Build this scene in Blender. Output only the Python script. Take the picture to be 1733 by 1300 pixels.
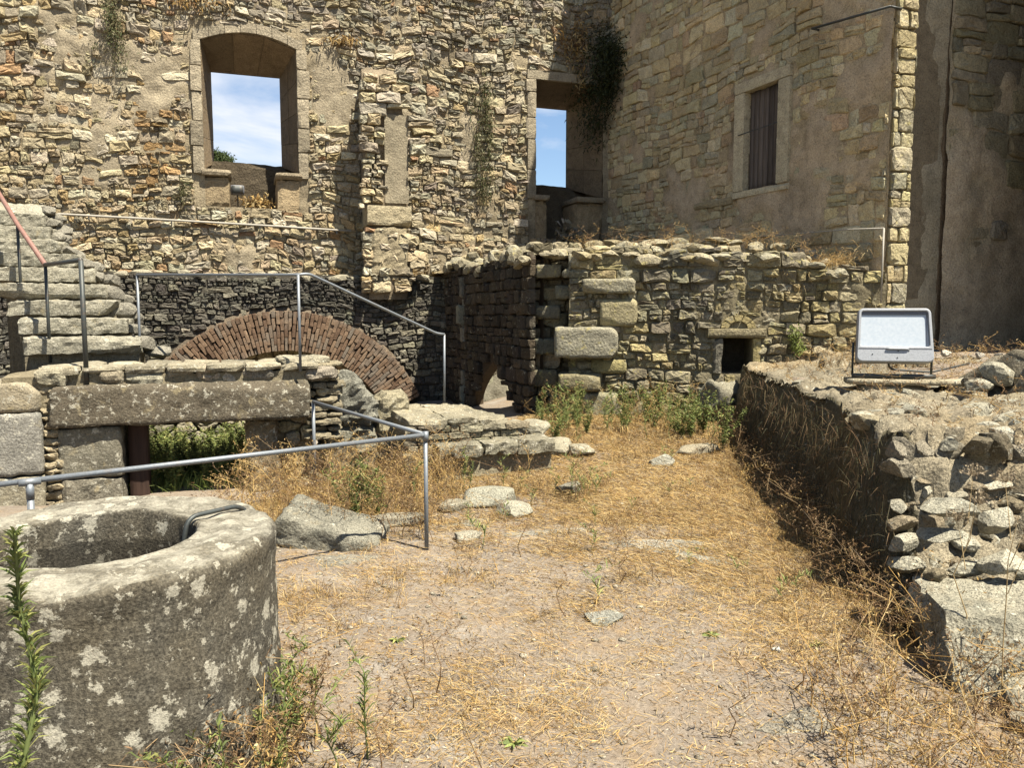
import bpy, bmesh, math, random
import numpy as np
from mathutils import Vector, Matrix

R = math.radians
for o in list(bpy.data.objects):
    bpy.data.objects.remove(o)
scene = bpy.context.scene
COL = scene.collection

# ------------------------------------------------------------------ camera
CAM_H = 1.70
PITCH = R(5.15)
FPX = 1330.0
IW, IH = 1733.0, 1300.0
cam_d = bpy.data.cameras.new('camera')
cam_d.sensor_width = 36.0
cam_d.lens = FPX / IW * 36.0
cam_d.clip_start = 0.05
cam_d.clip_end = 2000.0
cam = bpy.data.objects.new('camera', cam_d)
COL.objects.link(cam)
cam.location = (0, 0, CAM_H)
cam.rotation_euler = (R(90) - PITCH, 0, 0)
scene.camera = cam

# ------------------------------------------------------------------ sky, sun, exposure
SUN_E, SUN_A = R(63.0), R(-38.0)
SDIR = Vector((math.cos(SUN_E) * math.cos(SUN_A), math.cos(SUN_E) * math.sin(SUN_A), math.sin(SUN_E)))
world = bpy.data.worlds.new('World')
scene.world = world
world.use_nodes = True
wn, wl = world.node_tree.nodes, world.node_tree.links
wn.clear()
w_out = wn.new('ShaderNodeOutputWorld')
w_bg = wn.new('ShaderNodeBackground')
w_bg.inputs['Strength'].default_value = 0.05
sky = wn.new('ShaderNodeTexSky')
sky.sky_type = 'NISHITA'
sky.sun_disc = False
sky.sun_elevation = SUN_E
sky.sun_rotation = R(90) - SUN_A
sky.air_density = 1.0
sky.dust_density = 0.2
sky.ozone_density = 2.5
w_tc = wn.new('ShaderNodeTexCoord')
w_map = wn.new('ShaderNodeMapping')
w_map.inputs['Scale'].default_value = (2.2, 2.2, 6.5)
w_map.inputs['Location'].default_value = (1.3, 0.7, 0.1)
w_n = wn.new('ShaderNodeTexNoise')
w_n.inputs['Scale'].default_value = 1.6
w_n.inputs['Detail'].default_value = 7
w_n.inputs['Roughness'].default_value = 0.55
w_n.inputs['Distortion'].default_value = 0.4
w_r = wn.new('ShaderNodeValToRGB')
w_r.color_ramp.elements[0].position = 0.48
w_r.color_ramp.elements[1].position = 0.70
w_mix = wn.new('ShaderNodeMixRGB')
w_mix.inputs[2].default_value = (5.9, 6.1, 6.5, 1)
wl.new(w_tc.outputs['Generated'], w_map.inputs['Vector'])
wl.new(w_map.outputs['Vector'], w_n.inputs['Vector'])
wl.new(w_n.outputs['Fac'], w_r.inputs['Fac'])
wl.new(w_r.outputs['Color'], w_mix.inputs[0])
wl.new(sky.outputs['Color'], w_mix.inputs[1])
wl.new(w_mix.outputs['Color'], w_bg.inputs['Color'])
wl.new(w_bg.outputs['Background'], w_out.inputs['Surface'])

sun_d = bpy.data.lights.new('sun', 'SUN')
sun_d.energy = 5.0
sun_d.angle = R(0.53)
sun_d.color = (1.0, 0.93, 0.79)
sun = bpy.data.objects.new('sun', sun_d)
COL.objects.link(sun)
sun.location = (10, -6, 20)
sun.rotation_euler = SDIR.to_track_quat('Z', 'Y').to_euler()

scene.view_settings.view_transform = 'Standard'
scene.view_settings.look = 'None'
scene.view_settings.gamma = 1.0
scene.view_settings.exposure = 1.72
scene.view_settings.use_curve_mapping = False
scene.cycles.max_bounces = 5
scene.cycles.diffuse_bounces = 3
scene.cycles.transparent_max_bounces = 4

# ------------------------------------------------------------------ maths helpers
rnd = random.Random(7)
A3 = lambda *a: np.array(a, dtype=np.float64)
ZUP = A3(0, 0, 1)


def ray(px, py):
    cx, cy = (px - IW / 2) / FPX, (IH / 2 - py) / FPX
    sp, cp = math.sin(PITCH), math.cos(PITCH)
    return A3(cx, cp + cy * sp, -sp + cy * cp)


def at(px, py, Y):
    d = ray(px, py)
    return A3(0, 0, CAM_H) + d * (Y / d[1])


def onz(px, py, z):
    d = ray(px, py)
    return A3(0, 0, CAM_H) + d * ((z - CAM_H) / d[2])


def to_px(P):
    P = np.asarray(P, dtype=np.float64)
    x, y, z = P[..., 0], P[..., 1], P[..., 2] - CAM_H
    sp, cp = math.sin(PITCH), math.cos(PITCH)
    f = y * cp - z * sp
    up = y * sp + z * cp
    f = np.where(f < 0.05, 0.05, f)
    return IW / 2 + x / f * FPX, IH / 2 - up / f * FPX, f


def _hash(ix, iy, iz, s):
    n = (ix * 374761393 + iy * 668265263 + iz * 1440662683 + s * 1274126177) & 0xFFFFFFFF
    n = ((n ^ (n >> 13)) * 1274126177) & 0xFFFFFFFF
    n = n ^ (n >> 16)
    return (n & 0xFFFF) / 65535.0


def vnoise(p, seed=0):
    i = np.floor(p).astype(np.int64)
    f = p - i
    f = f * f * (3 - 2 * f)
    x, y, z = i[..., 0], i[..., 1], i[..., 2]
    fx, fy, fz = f[..., 0], f[..., 1], f[..., 2]
    r = 0
    for dx in (0, 1):
        wx = fx if dx else 1 - fx
        for dy in (0, 1):
            wy = fy if dy else 1 - fy
            for dz in (0, 1):
                wz = fz if dz else 1 - fz
                r = r + wx * wy * wz * _hash(x + dx, y + dy, z + dz, seed)
    return r * 2 - 1


def fbm(p, octv=4, seed=0, gain=0.5):
    p = np.asarray(p, dtype=np.float64)
    a, t, r = 1.0, 0.0, 0
    for k in range(octv):
        r = r + a * vnoise(p * (2.03 ** k) + 17.3 * k, seed + k)
        t += a
        a *= gain
    return r / t


def fbm2(x, y, octv=4, seed=0):
    return fbm(np.stack([x, y, np.zeros_like(x) + 0.37], -1), octv, seed)


def sstep(a, b, x):
    t = np.clip((x - a) / (b - a), 0, 1)
    return t * t * (3 - 2 * t)


# ------------------------------------------------------------------ object helpers
def props(o, label=None, cat=None, group=None, kind=None):
    if label:
        o['label'] = label
    if cat:
        o['category'] = cat
    if group:
        o['group'] = group
    if kind:
        o['kind'] = kind
    return o


def thing(name, label, cat, loc=(0, 0, 0), group=None):
    o = bpy.data.objects.new(name, None)
    o.empty_display_size = 0.2
    COL.objects.link(o)
    o.location = tuple(float(c) for c in loc)
    return props(o, label, cat, group, 'thing')


def make_mesh(name, V, F, mat, cols=None, smooth=True):
    me = bpy.data.meshes.new(name)
    V = np.asarray(V, dtype=np.float32)
    if isinstance(F, np.ndarray):
        k = F.shape[1]
        me.vertices.add(len(V))
        me.vertices.foreach_set('co', V.ravel())
        me.loops.add(F.size)
        me.loops.foreach_set('vertex_index', F.astype(np.int32).ravel())
        me.polygons.add(len(F))
        me.polygons.foreach_set('loop_start', np.arange(0, F.size, k, dtype=np.int32))
        me.polygons.foreach_set('loop_total', np.full(len(F), k, dtype=np.int32))
        me.update(calc_edges=True)
    else:
        me.from_pydata(V.tolist(), [], F)
    if smooth:
        me.polygons.foreach_set('use_smooth', np.ones(len(me.polygons), dtype=bool))
    if cols is not None:
        c = np.asarray(cols, dtype=np.float32)
        if c.ndim == 1:
            c = np.tile(c, (len(V), 1))
        if c.shape[1] == 3:
            c = np.concatenate([c, np.ones((len(c), 1), np.float32)], 1)
        at_ = me.color_attributes.new('Col', 'FLOAT_COLOR', 'POINT')
        at_.data.foreach_set('color', c.ravel())
    if mat:
        me.materials.append(mat)
    me.update()
    return me


def mk(name, V, F, mat, parent=None, cols=None, smooth=True):
    """V in world space; parented without moving."""
    V = np.asarray(V, dtype=np.float64)
    if parent is not None:
        V = V - np.array(parent_origin(parent))
    o = bpy.data.objects.new(name, make_mesh(name, V, F, mat, cols, smooth))
    COL.objects.link(o)
    if parent is not None:
        o.parent = parent
    return o


def parent_origin(p):
    l = Vector((0, 0, 0))
    while p is not None:
        l = l + p.location
        p = p.parent
    return tuple(l)


class Acc:
    def __init__(self):
        self.V, self.F, self.C, self.n = [], [], [], 0

    def add(self, V, F, col=None):
        V = np.asarray(V, dtype=np.float64)
        self.V.append(V)
        n = self.n
        if isinstance(F, np.ndarray):
            F = F.tolist()
        self.F.extend([tuple(i + n for i in f) for f in F])
        if col is not None:
            c = np.asarray(col, dtype=np.float64)
            if c.ndim == 1:
                c = np.tile(c[:3], (len(V), 1))
            self.C.append(c[:, :3])
        self.n += len(V)

    def build(self, name, mat, parent=None, smooth=True):
        if not self.V:
            return None
        return mk(name, np.concatenate(self.V), self.F, mat, parent,
                  np.concatenate(self.C) if self.C else None, smooth)


# ------------------------------------------------------------------ materials
def nodes_of(name):
    m = bpy.data.materials.new(name)
    m.use_nodes = True
    nt = m.node_tree
    nt.nodes.clear()
    out = nt.nodes.new('ShaderNodeOutputMaterial')
    b = nt.nodes.new('ShaderNodeBsdfPrincipled')
    nt.links.new(b.outputs[0], out.inputs[0])
    b.inputs['Roughness'].default_value = 0.9
    b.inputs['Specular IOR Level'].default_value = 0.2
    return m, nt, b, out


def N(nt, t, **kw):
    n = nt.nodes.new(t)
    for k, v in kw.items():
        if k.startswith('_'):
            setattr(n, k[1:], v)
        else:
            n.inputs[k].default_value = v
    return n


def noise_node(nt, vec, scale, detail=5, rough=0.6, dist=0.0):
    n = N(nt, 'ShaderNodeTexNoise', Scale=scale, Detail=detail, Roughness=rough, Distortion=dist)
    nt.links.new(vec, n.inputs['Vector'])
    return n.outputs['Fac']


def ramp(nt, fac, stops):
    r = nt.nodes.new('ShaderNodeValToRGB')
    el = r.color_ramp.elements
    while len(el) < len(stops):
        el.new(0.5)
    for e, (p, c) in zip(el, stops):
        e.position = p
        e.color = (c, c, c, 1) if not hasattr(c, '__len__') else (*c[:3], 1)
    nt.links.new(fac, r.inputs['Fac'])
    return r.outputs['Color']


def mixc(nt, fac, a, b, mode='MIX'):
    n = nt.nodes.new('ShaderNodeMixRGB')
    n.blend_type = mode
    for sock, v in ((n.inputs[0], fac), (n.inputs[1], a), (n.inputs[2], b)):
        if isinstance(v, (int, float)):
            sock.default_value = v
        elif isinstance(v, tuple):
            sock.default_value = (*v[:3], 1)
        else:
            nt.links.new(v, sock)
    return n.outputs[0]


def bump(nt, b, h, strength, dist, prev=None):
    n = N(nt, 'ShaderNodeBump', Strength=strength, Distance=dist)
    nt.links.new(h, n.inputs['Height'])
    if prev is not None:
        nt.links.new(prev, n.inputs['Normal'])
    nt.links.new(n.outputs[0], b.inputs['Normal'])
    return n.outputs[0]


ALB = 0.66


def stone_material(name, lichen=None, lichen_amt=0.5, dark=0.55, scale=1.0, bump_s=0.6, dark_amt=0.5, attr=True,
                   base=None, rnd_obj=True, lichen2=None):
    m, nt, b, out = nodes_of(name)
    geo = nt.nodes.new('ShaderNodeNewGeometry')
    P = geo.outputs['Position']
    if attr:
        a = nt.nodes.new('ShaderNodeAttribute')
        a.attribute_name = 'Col'
        col = a.outputs['Color']
    else:
        rgb = nt.nodes.new('ShaderNodeRGB')
        rgb.outputs[0].default_value = (*base, 1)
        col = rgb.outputs[0]
    fine = noise_node(nt, P, 38 * scale, 3, 0.7)
    med = noise_node(nt, P, 7 * scale, 4, 0.62)
    big = noise_node(nt, P, 1.3 * scale, 2, 0.6)
    f = ramp(nt, fine, [(0.25, 0.70), (0.5, 1.0), (0.75, 1.22)])
    col = mixc(nt, 1.0, col, f, 'MULTIPLY')
    f2 = ramp(nt, med, [(0.3, 0.72), (0.7, 1.25)])
    col = mixc(nt, 1.0, col, f2, 'MULTIPLY')
    if rnd_obj:
        oi = nt.nodes.new('ShaderNodeObjectInfo')
        rr = ramp(nt, oi.outputs['Random'], [(0.0, 0.82), (1.0, 1.15)])
        col = mixc(nt, 1.0, col, rr, 'MULTIPLY')
    pits = ramp(nt, noise_node(nt, P, 70 * scale, 2, 0.75), [(0.34, 0.55), (0.46, 1.0)])
    col = mixc(nt, 1.0, col, pits, 'MULTIPLY')
    # grey weathering patches
    comb = mixc(nt, 0.45, med, big)
    wm = ramp(nt, comb, [(0.48, 0.0), (0.66, dark_amt)])
    col = mixc(nt, wm, col, mixc(nt, 1.0, col, (dark * 0.95, dark, dark * 1.02), 'MULTIPLY'))
    if lichen:
        lv = noise_node(nt, P, 11 * scale, 4, 0.72, 0.3)
        lm = ramp(nt, lv, [(0.60 - 0.1 * lichen_amt, 0.0), (0.68 - 0.1 * lichen_amt, 0.85)])
        col = mixc(nt, lm, col, lichen)
    if lichen2:
        lv = noise_node(nt, P, 4.3 * scale, 4, 0.75, 0.6)
        lm = ramp(nt, lv, [(0.58, 0.0), (0.68, 0.6)])
        col = mixc(nt, lm, col, lichen2)
    col = mixc(nt, 1.0, col, (ALB, ALB, ALB * .96), 'MULTIPLY')
    nt.links.new(col, b.inputs['Base Color'])
    vor = N(nt, 'ShaderNodeTexVoronoi', Scale=26 * scale)
    nt.links.new(P, vor.inputs['Vector'])
    h1 = mixc(nt, 0.35, med, fine)
    h2 = mixc(nt, 0.25, h1, vor.outputs['Distance'])
    h2 = mixc(nt, 0.3, h2, pits)
    bump(nt, b, h2, min(1.0, bump_s * 1.25), 0.06 / scale)
    return m


M_stone = stone_material('limestone', dark=.62)
M_stone_y = stone_material('lichened_limestone', lichen=(0.42, 0.36, 0.16), lichen_amt=0.25, dark=0.35, dark_amt=0.7,
                           lichen2=(0.50, 0.48, 0.38))
M_stone_d = stone_material('blackened_limestone', lichen=(0.40, 0.38, 0.30), lichen_amt=0.0, dark=0.4, dark_amt=0.6)
M_mortar = stone_material('lime_mortar', rnd_obj=False, dark=0.6, dark_amt=0.5, bump_s=0.5)
M_block = stone_material('weathered_block', lichen=(0.52, 0.49, 0.41), lichen_amt=0.35, dark=0.42, dark_amt=0.75, scale=1.5,
                         lichen2=(0.34, 0.28, 0.17))
M_rock = stone_material('rubble_rock', lichen=(0.50, 0.48, 0.40), lichen_amt=0.05, dark=0.34, dark_amt=0.85, bump_s=0.9,
                        scale=1.7, lichen2=(0.26, 0.22, 0.15))


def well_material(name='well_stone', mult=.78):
    m, nt, b, out = nodes_of(name)
    geo = nt.nodes.new('ShaderNodeNewGeometry')
    P = geo.outputs['Position']
    fine = noise_node(nt, P, 90, 5, 0.7)
    med = noise_node(nt, P, 14, 6, 0.7)
    big = noise_node(nt, P, 2.6, 5, 0.6)
    col = ramp(nt, fine, [(0.32, (0.022, 0.02, 0.016)), (0.5, (0.072, 0.066, 0.052)), (0.7, (0.16, 0.148, 0.118))])
    col = mixc(nt, ramp(nt, big, [(0.35, 0.0), (0.7, 0.6)]), col, mixc(nt, 1.0, col, (1.25, 1.08, 0.8), 'MULTIPLY'))
    col = mixc(nt, ramp(nt, med, [(0.5, 0.0), (0.75, 0.5)]), col, (0.10, 0.085, 0.06))
    # pale lichen rosettes with ragged rims
    wob = N(nt, 'ShaderNodeTexNoise', Scale=34.0, Detail=4.0, Roughness=0.7)
    nt.links.new(P, wob.inputs['Vector'])
    pv = mixc(nt, 0.10, P, wob.outputs['Color'], 'ADD')
    vor = N(nt, 'ShaderNodeTexVoronoi', Scale=11.0, Randomness=1.0)
    nt.links.new(pv, vor.inputs['Vector'])
    vor2 = N(nt, 'ShaderNodeTexVoronoi', Scale=27.0, Randomness=1.0)
    nt.links.new(pv, vor2.inputs['Vector'])
    gate = noise_node(nt, P, 2.8, 2, 0.5)
    gate2 = noise_node(nt, P, 110, 3, 0.7)
    sepc = nt.nodes.new('ShaderNodeSeparateXYZ')
    nt.links.new(vor.outputs['Color'], sepc.inputs[0])
    sepd = nt.nodes.new('ShaderNodeSeparateXYZ')
    nt.links.new(vor2.outputs['Color'], sepd.inputs[0])
    d1 = mixc(nt, 1.0, vor.outputs['Distance'], ramp(nt, sepc.outputs['X'], [(0.3, 0.0), (0.85, 0.34)]), 'ADD')
    d1 = mixc(nt, 1.0, d1, ramp(nt, gate, [(0.3, 0.2), (0.5, 0.0)]), 'ADD')
    d2 = mixc(nt, 1.0, vor2.outputs['Distance'], ramp(nt, sepd.outputs['X'], [(0.25, 0.0), (0.7, 0.5)]), 'ADD')
    d2 = mixc(nt, 1.0, d2, ramp(nt, gate, [(0.3, 0.25), (0.5, 0.0)]), 'ADD')
    l1 = ramp(nt, d1, [(0.33, 0.95), (0.42, 0.0)])
    l2 = ramp(nt, d2, [(0.33, 0.8), (0.42, 0.0)])
    lm = mixc(nt, 1.0, l1, l2, 'LIGHTEN')
    # upward faces carry more bleached crust
    sep = nt.nodes.new('ShaderNodeSeparateXYZ')
    nt.links.new(geo.outputs['True Normal'], sep.inputs[0])
    up = ramp(nt, sep.outputs['Z'], [(0.6, 0.0), (0.95, 1.0)])
    crust = ramp(nt, noise_node(nt, P, 9, 5, 0.75), [(0.42, 0.18), (0.6, 0.75)])
    lm = mixc(nt, 1.0, lm, mixc(nt, 1.0, up, crust, 'MULTIPLY'), 'LIGHTEN')
    lm = mixc(nt, 1.0, lm, ramp(nt, gate2, [(0.3, 0.45), (0.6, 1.0)]), 'MULTIPLY')
    col = mixc(nt, lm, col, (0.40, 0.375, 0.30))
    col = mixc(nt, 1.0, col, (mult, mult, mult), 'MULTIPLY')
    nt.links.new(col, b.inputs['Base Color'])
    h = mixc(nt, 0.4, fine, med)
    h = mixc(nt, 0.12, h, lm)
    bump(nt, b, h, 0.7, 0.02)
    return m


M_well = well_material()
M_shaft = well_material('shade_darkened_shaft', .42)  # well stone darkened to paint in the shade down the shaft


def ground_material():
    m, nt, b, out = nodes_of('dry_earth')
    geo = nt.nodes.new('ShaderNodeNewGeometry')
    P = geo.outputs['Position']
    big = noise_node(nt, P, 0.8, 5, 0.6)
    med = noise_node(nt, P, 5, 6, 0.65)
    fine = noise_node(nt, P, 60, 6, 0.7)
    col = ramp(nt, big, [(0.35, (0.145, 0.122, 0.098)), (0.55, (0.17, 0.138, 0.104)), (0.7, (0.19, 0.168, 0.138))])
    col = mixc(nt, ramp(nt, med, [(0.5, 0.0), (0.68, 0.75)]), col, (0.19, 0.13, 0.07))
    col = mixc(nt, ramp(nt, noise_node(nt, P, 2.3, 6, 0.7), [(0.56, 0.0), (0.66, 0.8)]), col, (0.22, 0.20, 0.17))
    col = mixc(nt, 1.0, col, ramp(nt, fine, [(0.25, 0.5), (0.5, 1.0), (0.75, 1.45)]), 'MULTIPLY')
    vor = N(nt, 'ShaderNodeTexVoronoi', Scale=45.0)
    nt.links.new(P, vor.inputs['Vector'])
    col = mixc(nt, ramp(nt, vor.outputs['Distance'], [(0.12, 0.55), (0.25, 0.0)]), col, (0.28, 0.25, 0.20))
    nt.links.new(col, b.inputs['Base Color'])
    bump(nt, b, mixc(nt, 0.4, fine, med), 0.8, 0.03)
    return m


M_ground = ground_material()


def attr_mat(name, rough=0.8, trans=0.0):
    m, nt, b, out = nodes_of(name)
    a = nt.nodes.new('ShaderNodeAttribute')
    a.attribute_name = 'Col'
    nt.links.new(a.outputs['Color'], b.inputs['Base Color'])
    b.inputs['Roughness'].default_value = rough
    if trans > 0:
        t = nt.nodes.new('ShaderNodeBsdfTranslucent')
        nt.links.new(a.outputs['Color'], t.inputs['Color'])
        mx = nt.nodes.new('ShaderNodeMixShader')
        mx.inputs[0].default_value = trans
        nt.links.new(b.outputs[0], mx.inputs[1])
        nt.links.new(t.outputs[0], mx.inputs[2])
        nt.links.new(mx.outputs[0], out.inputs[0])
    return m


M_leaf = attr_mat('leaf', 0.6, 0.3)
M_straw = attr_mat('straw', 0.75, 0.2)


def metal_material(name, base, rough=0.45, metallic=0.7, rust=0.25, rustcol=(0.12, 0.06, 0.03)):
    m, nt, b, out = nodes_of(name)
    geo = nt.nodes.new('ShaderNodeNewGeometry')
    P = geo.outputs['Position']
    n = noise_node(nt, P, 18, 6, 0.7)
    n2 = noise_node(nt, P, 90, 3, 0.6)
    col = mixc(nt, ramp(nt, n, [(0.52, 0.0), (0.7, rust)]), base, rustcol)
    col = mixc(nt, 1.0, col, ramp(nt, n2, [(0.3, 0.8), (0.7, 1.15)]), 'MULTIPLY')
    nt.links.new(col, b.inputs['Base Color'])
    b.inputs['Metallic'].default_value = metallic
    b.inputs['Roughness'].default_value = rough
    b.inputs['Specular IOR Level'].default_value = 0.5
    bump(nt, b, n2, 0.15, 0.004)
    return m


M_galv = metal_material('galvanised_steel', (0.15, 0.165, 0.18), 0.55, 0.4, 0.5, (0.17, 0.14, 0.11))
M_palerail = metal_material('pale_painted_rail', (0.25, 0.23, 0.19), 0.7, 0.0, 0.4, (0.14, 0.12, 0.09))
M_iron = metal_material('dark_painted_iron', (0.035, 0.04, 0.038), 0.55, 0.3, 0.7, (0.08, 0.05, 0.03))
M_rustrail = metal_material('faded_red_rail', (0.17, 0.085, 0.065), 0.7, 0.1, 0.6, (0.2, 0.17, 0.14))
M_lampgrey = metal_material('grey_lamp_housing', (0.24, 0.25, 0.265), 0.5, 0.1, 0.15, (0.2, 0.19, 0.18))
M_lampdark = metal_material('dark_lamp_back', (0.10, 0.10, 0.11), 0.6, 0.1, 0.2)


def wood_material(name, c1, c2):
    m, nt, b, out = nodes_of(name)
    geo = nt.nodes.new('ShaderNodeNewGeometry')
    mp = N(nt, 'ShaderNodeMapping', Scale=(30.0, 30.0, 2.0))
    nt.links.new(geo.outputs['Position'], mp.inputs['Vector'])
    g = noise_node(nt, mp.outputs[0], 1.0, 6, 0.7, 0.5)
    oi = nt.nodes.new('ShaderNodeObjectInfo')
    col = ramp(nt, g, [(0.3, c1), (0.7, c2)])
    col = mixc(nt, 1.0, col, ramp(nt, oi.outputs['Random'], [(0, 0.7), (1, 1.2)]), 'MULTIPLY')
    nt.links.new(col, b.inputs['Base Color'])
    b.inputs['Roughness'].default_value = 0.75
    bump(nt, b, g, 0.5, 0.01)
    return m


M_wood = wood_material('old_dark_wood', (0.05, 0.04, 0.034), (0.12, 0.098, 0.082))
M_post = wood_material('dark_post', (0.02, 0.011, 0.008), (0.045, 0.026, 0.018))


def brick_material():
    m, nt, b, out = nodes_of('old_brick')
    geo = nt.nodes.new('ShaderNodeNewGeometry')
    P = geo.outputs['Position']
    oi = nt.nodes.new('ShaderNodeObjectInfo')
    col = ramp(nt, oi.outputs['Random'], [(0.0, (0.085, 0.053, 0.034)), (0.4, (0.128, 0.083, 0.052)), (0.75, (0.155, 0.106, 0.068)),
                                          (1.0, (0.12, 0.10, 0.078))])
    f = noise_node(nt, P, 45, 5, 0.7)
    col = mixc(nt, 1.0, col, ramp(nt, f, [(0.3, 0.6), (0.7, 1.35)]), 'MULTIPLY')
    g = noise_node(nt, P, 2.2, 5, 0.65)
    col = mixc(nt, ramp(nt, g, [(0.5, 0.0), (0.68, 0.7)]), col, (0.12, 0.105, 0.085))
    nt.links.new(col, b.inputs['Base Color'])
    bump(nt, b, f, 0.5, 0.02)
    return m


M_brick = brick_material()


def glass_lamp_material():
    m, nt, b, out = nodes_of('lamp_glass')
    b.inputs['Base Color'].default_value = (0.62, 0.68, 0.74, 1)
    geo = nt.nodes.new('ShaderNodeNewGeometry')
    n = noise_node(nt, geo.outputs['Position'], 40, 4, 0.6)
    b.inputs['Roughness'].default_value = 0.18
    b.inputs['Specular IOR Level'].default_value = 0.6
    nt.links.new(ramp(nt, n, [(0.3, (0.30, 0.34, 0.38)), (0.7, (0.36, 0.39, 0.42))]), b.inputs['Base Color'])
    b.inputs['Coat Weight'].default_value = 0.2
    return m


M_glass = glass_lamp_material()


# ------------------------------------------------------------------ shape helpers
_ico = {}


def ico(sub):
    if sub not in _ico:
        bm = bmesh.new()
        bmesh.ops.create_icosphere(bm, subdivisions=sub, radius=1.0)
        _ico[sub] = (np.array([v.co[:] for v in bm.verts]), [tuple(v.index for v in f.verts) for f in bm.faces])
        bm.free()
    return _ico[sub]


def rock_shape(seed, sub=3, cuts=9, boxy=0.55, amp=0.10, cutmin=0.55):
    V, F = ico(sub)
    rg = np.random.RandomState(seed)
    m = np.max(np.abs(V), axis=1, keepdims=True)
    V = V * (1 - boxy) + (V / m) * boxy * 0.92
    for k in range(cuts):
        n = rg.normal(size=3)
        n /= np.linalg.norm(n)
        d = rg.uniform(cutmin, 0.95)
        s = V @ n - d
        V = V - np.clip(s, 0, None)[:, None] * n[None] * 0.93
    nrm = V / np.linalg.norm(V, axis=1, keepdims=True)
    V = V + nrm * (amp * fbm(V * 2.2 + seed * 3.1, 4, seed))[:, None] + nrm * (amp * 0.35 * fbm(V * 7 + seed, 2, seed + 5))[:, None]
    return V, F


_rockpool = {}


def rock_mesh(kind, seed, sub, mat, col, **kw):
    key = (kind, seed, sub)
    if key not in _rockpool:
        V, F = rock_shape(seed, sub, **kw)
        _rockpool[key] = make_mesh('rock', V, F, mat, np.array(col), smooth=False)
    return _rockpool[key]


def rock_obj(name, pos, size, rot, mesh, parent=None):
    o = bpy.data.objects.new(name, mesh)
    COL.objects.link(o)
    if parent is not None:
        o.parent = parent
        pos = np.array(pos) - np.array(parent_origin(parent))
    o.location = tuple(float(c) for c in pos)
    o.scale = tuple(float(c) for c in size)
    o.rotation_euler = tuple(float(c) for c in rot)
    return o


def box_grid(lx, ly, lz, res):
    """subdivided box [0,lx]x[0,ly]x[0,lz] with merged verts, quads"""
    nx, ny, nz = [int(np.clip(round(l / res), 2, 80)) for l in (lx, ly, lz)]
    idx, V, F = {}, [], []

    def vid(i, j, k):
        key = (i, j, k)
        if key not in idx:
            idx[key] = len(V)
            V.append((lx * i / nx, ly * j / ny, lz * k / nz))
        return idx[key]
    for i in range(nx):
        for j in range(ny):
            F.append((vid(i, j, 0), vid(i, j + 1, 0), vid(i + 1, j + 1, 0), vid(i + 1, j, 0)))
            F.append((vid(i, j, nz), vid(i + 1, j, nz), vid(i + 1, j + 1, nz), vid(i, j + 1, nz)))
    for i in range(nx):
        for k in range(nz):
            F.append((vid(i, 0, k), vid(i + 1, 0, k), vid(i + 1, 0, k + 1), vid(i, 0, k + 1)))
            F.append((vid(i, ny, k), vid(i, ny, k + 1), vid(i + 1, ny, k + 1), vid(i + 1, ny, k)))
    for j in range(ny):
        for k in range(nz):
            F.append((vid(0, j, k), vid(0, j, k + 1), vid(0, j + 1, k + 1), vid(0, j + 1, k)))
            F.append((vid(nx, j, k), vid(nx, j + 1, k), vid(nx, j + 1, k + 1), vid(nx, j, k + 1)))
    return np.array(V), F


def block_shape(lx, ly, lz, res=0.06, rnd_=0.03, amp=0.012, seed=0, chips=5):
    V, F = box_grid(lx, ly, lz, res)
    L = A3(lx, ly, lz)
    r = min(rnd_, 0.45 * min(lx, ly, lz))
    q = np.clip(V, r, L - r)
    d = V - q
    ln = np.linalg.norm(d, axis=1, keepdims=True)
    nd = np.where(ln > 1e-6, d / np.maximum(ln, 1e-6), 0)
    V = q + nd * r
    c = L / 2
    rg = np.random.RandomState(seed + 11)
    for k in range(chips):   # broken corners and arrises
        s = rg.choice([-1, 1], 3).astype(float)
        if rg.rand() < 0.5:
            s[rg.randint(3)] = 0
        s = s + rg.normal(size=3) * 0.15
        corner = c + np.sign(np.round(s)) * L / 2
        n = s / np.linalg.norm(s)
        dd = (corner - n * rg.uniform(0.2, 1.1) * r * 1.6) @ n
        V = V - np.clip(V @ n - dd, 0, None)[:, None] * n[None]
    out = V - c
    out = out / np.maximum(np.abs(out).max(axis=1, keepdims=True), 1e-6)
    nn = nd.copy()
    flat = ln[:, 0] < 1e-6
    nn[flat] = 0
    V = V + nn * (amp * (1.4 * fbm(V * 4 + seed * 1.7, 3, seed) + 1.0 * fbm(V * 13 + seed, 2, seed + 3) + .8 * fbm(V * A3(20, 20, 42) + seed, 2, seed + 6)))[:, None]
    return V, F


def frame_pts(O, ex, ey, ez, V):
    return O[None] + V[:, :1] * ex[None] + V[:, 1:2] * ey[None] + V[:, 2:3] * ez[None]


def block(name, O, ex, ey, ez, size, mat, parent, col, seed=0, res=0.07, rnd_=0.03, amp=0.012, chips=5, label=None, smooth=False):
    V, F = block_shape(*size, res=res, rnd_=rnd_, amp=amp, seed=seed, chips=chips)
    o = mk(name, frame_pts(np.array(O, float), ex, ey, ez, V), F, mat, parent, np.array(col), smooth=smooth)
    if label:
        o['label'] = label
    return o


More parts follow.
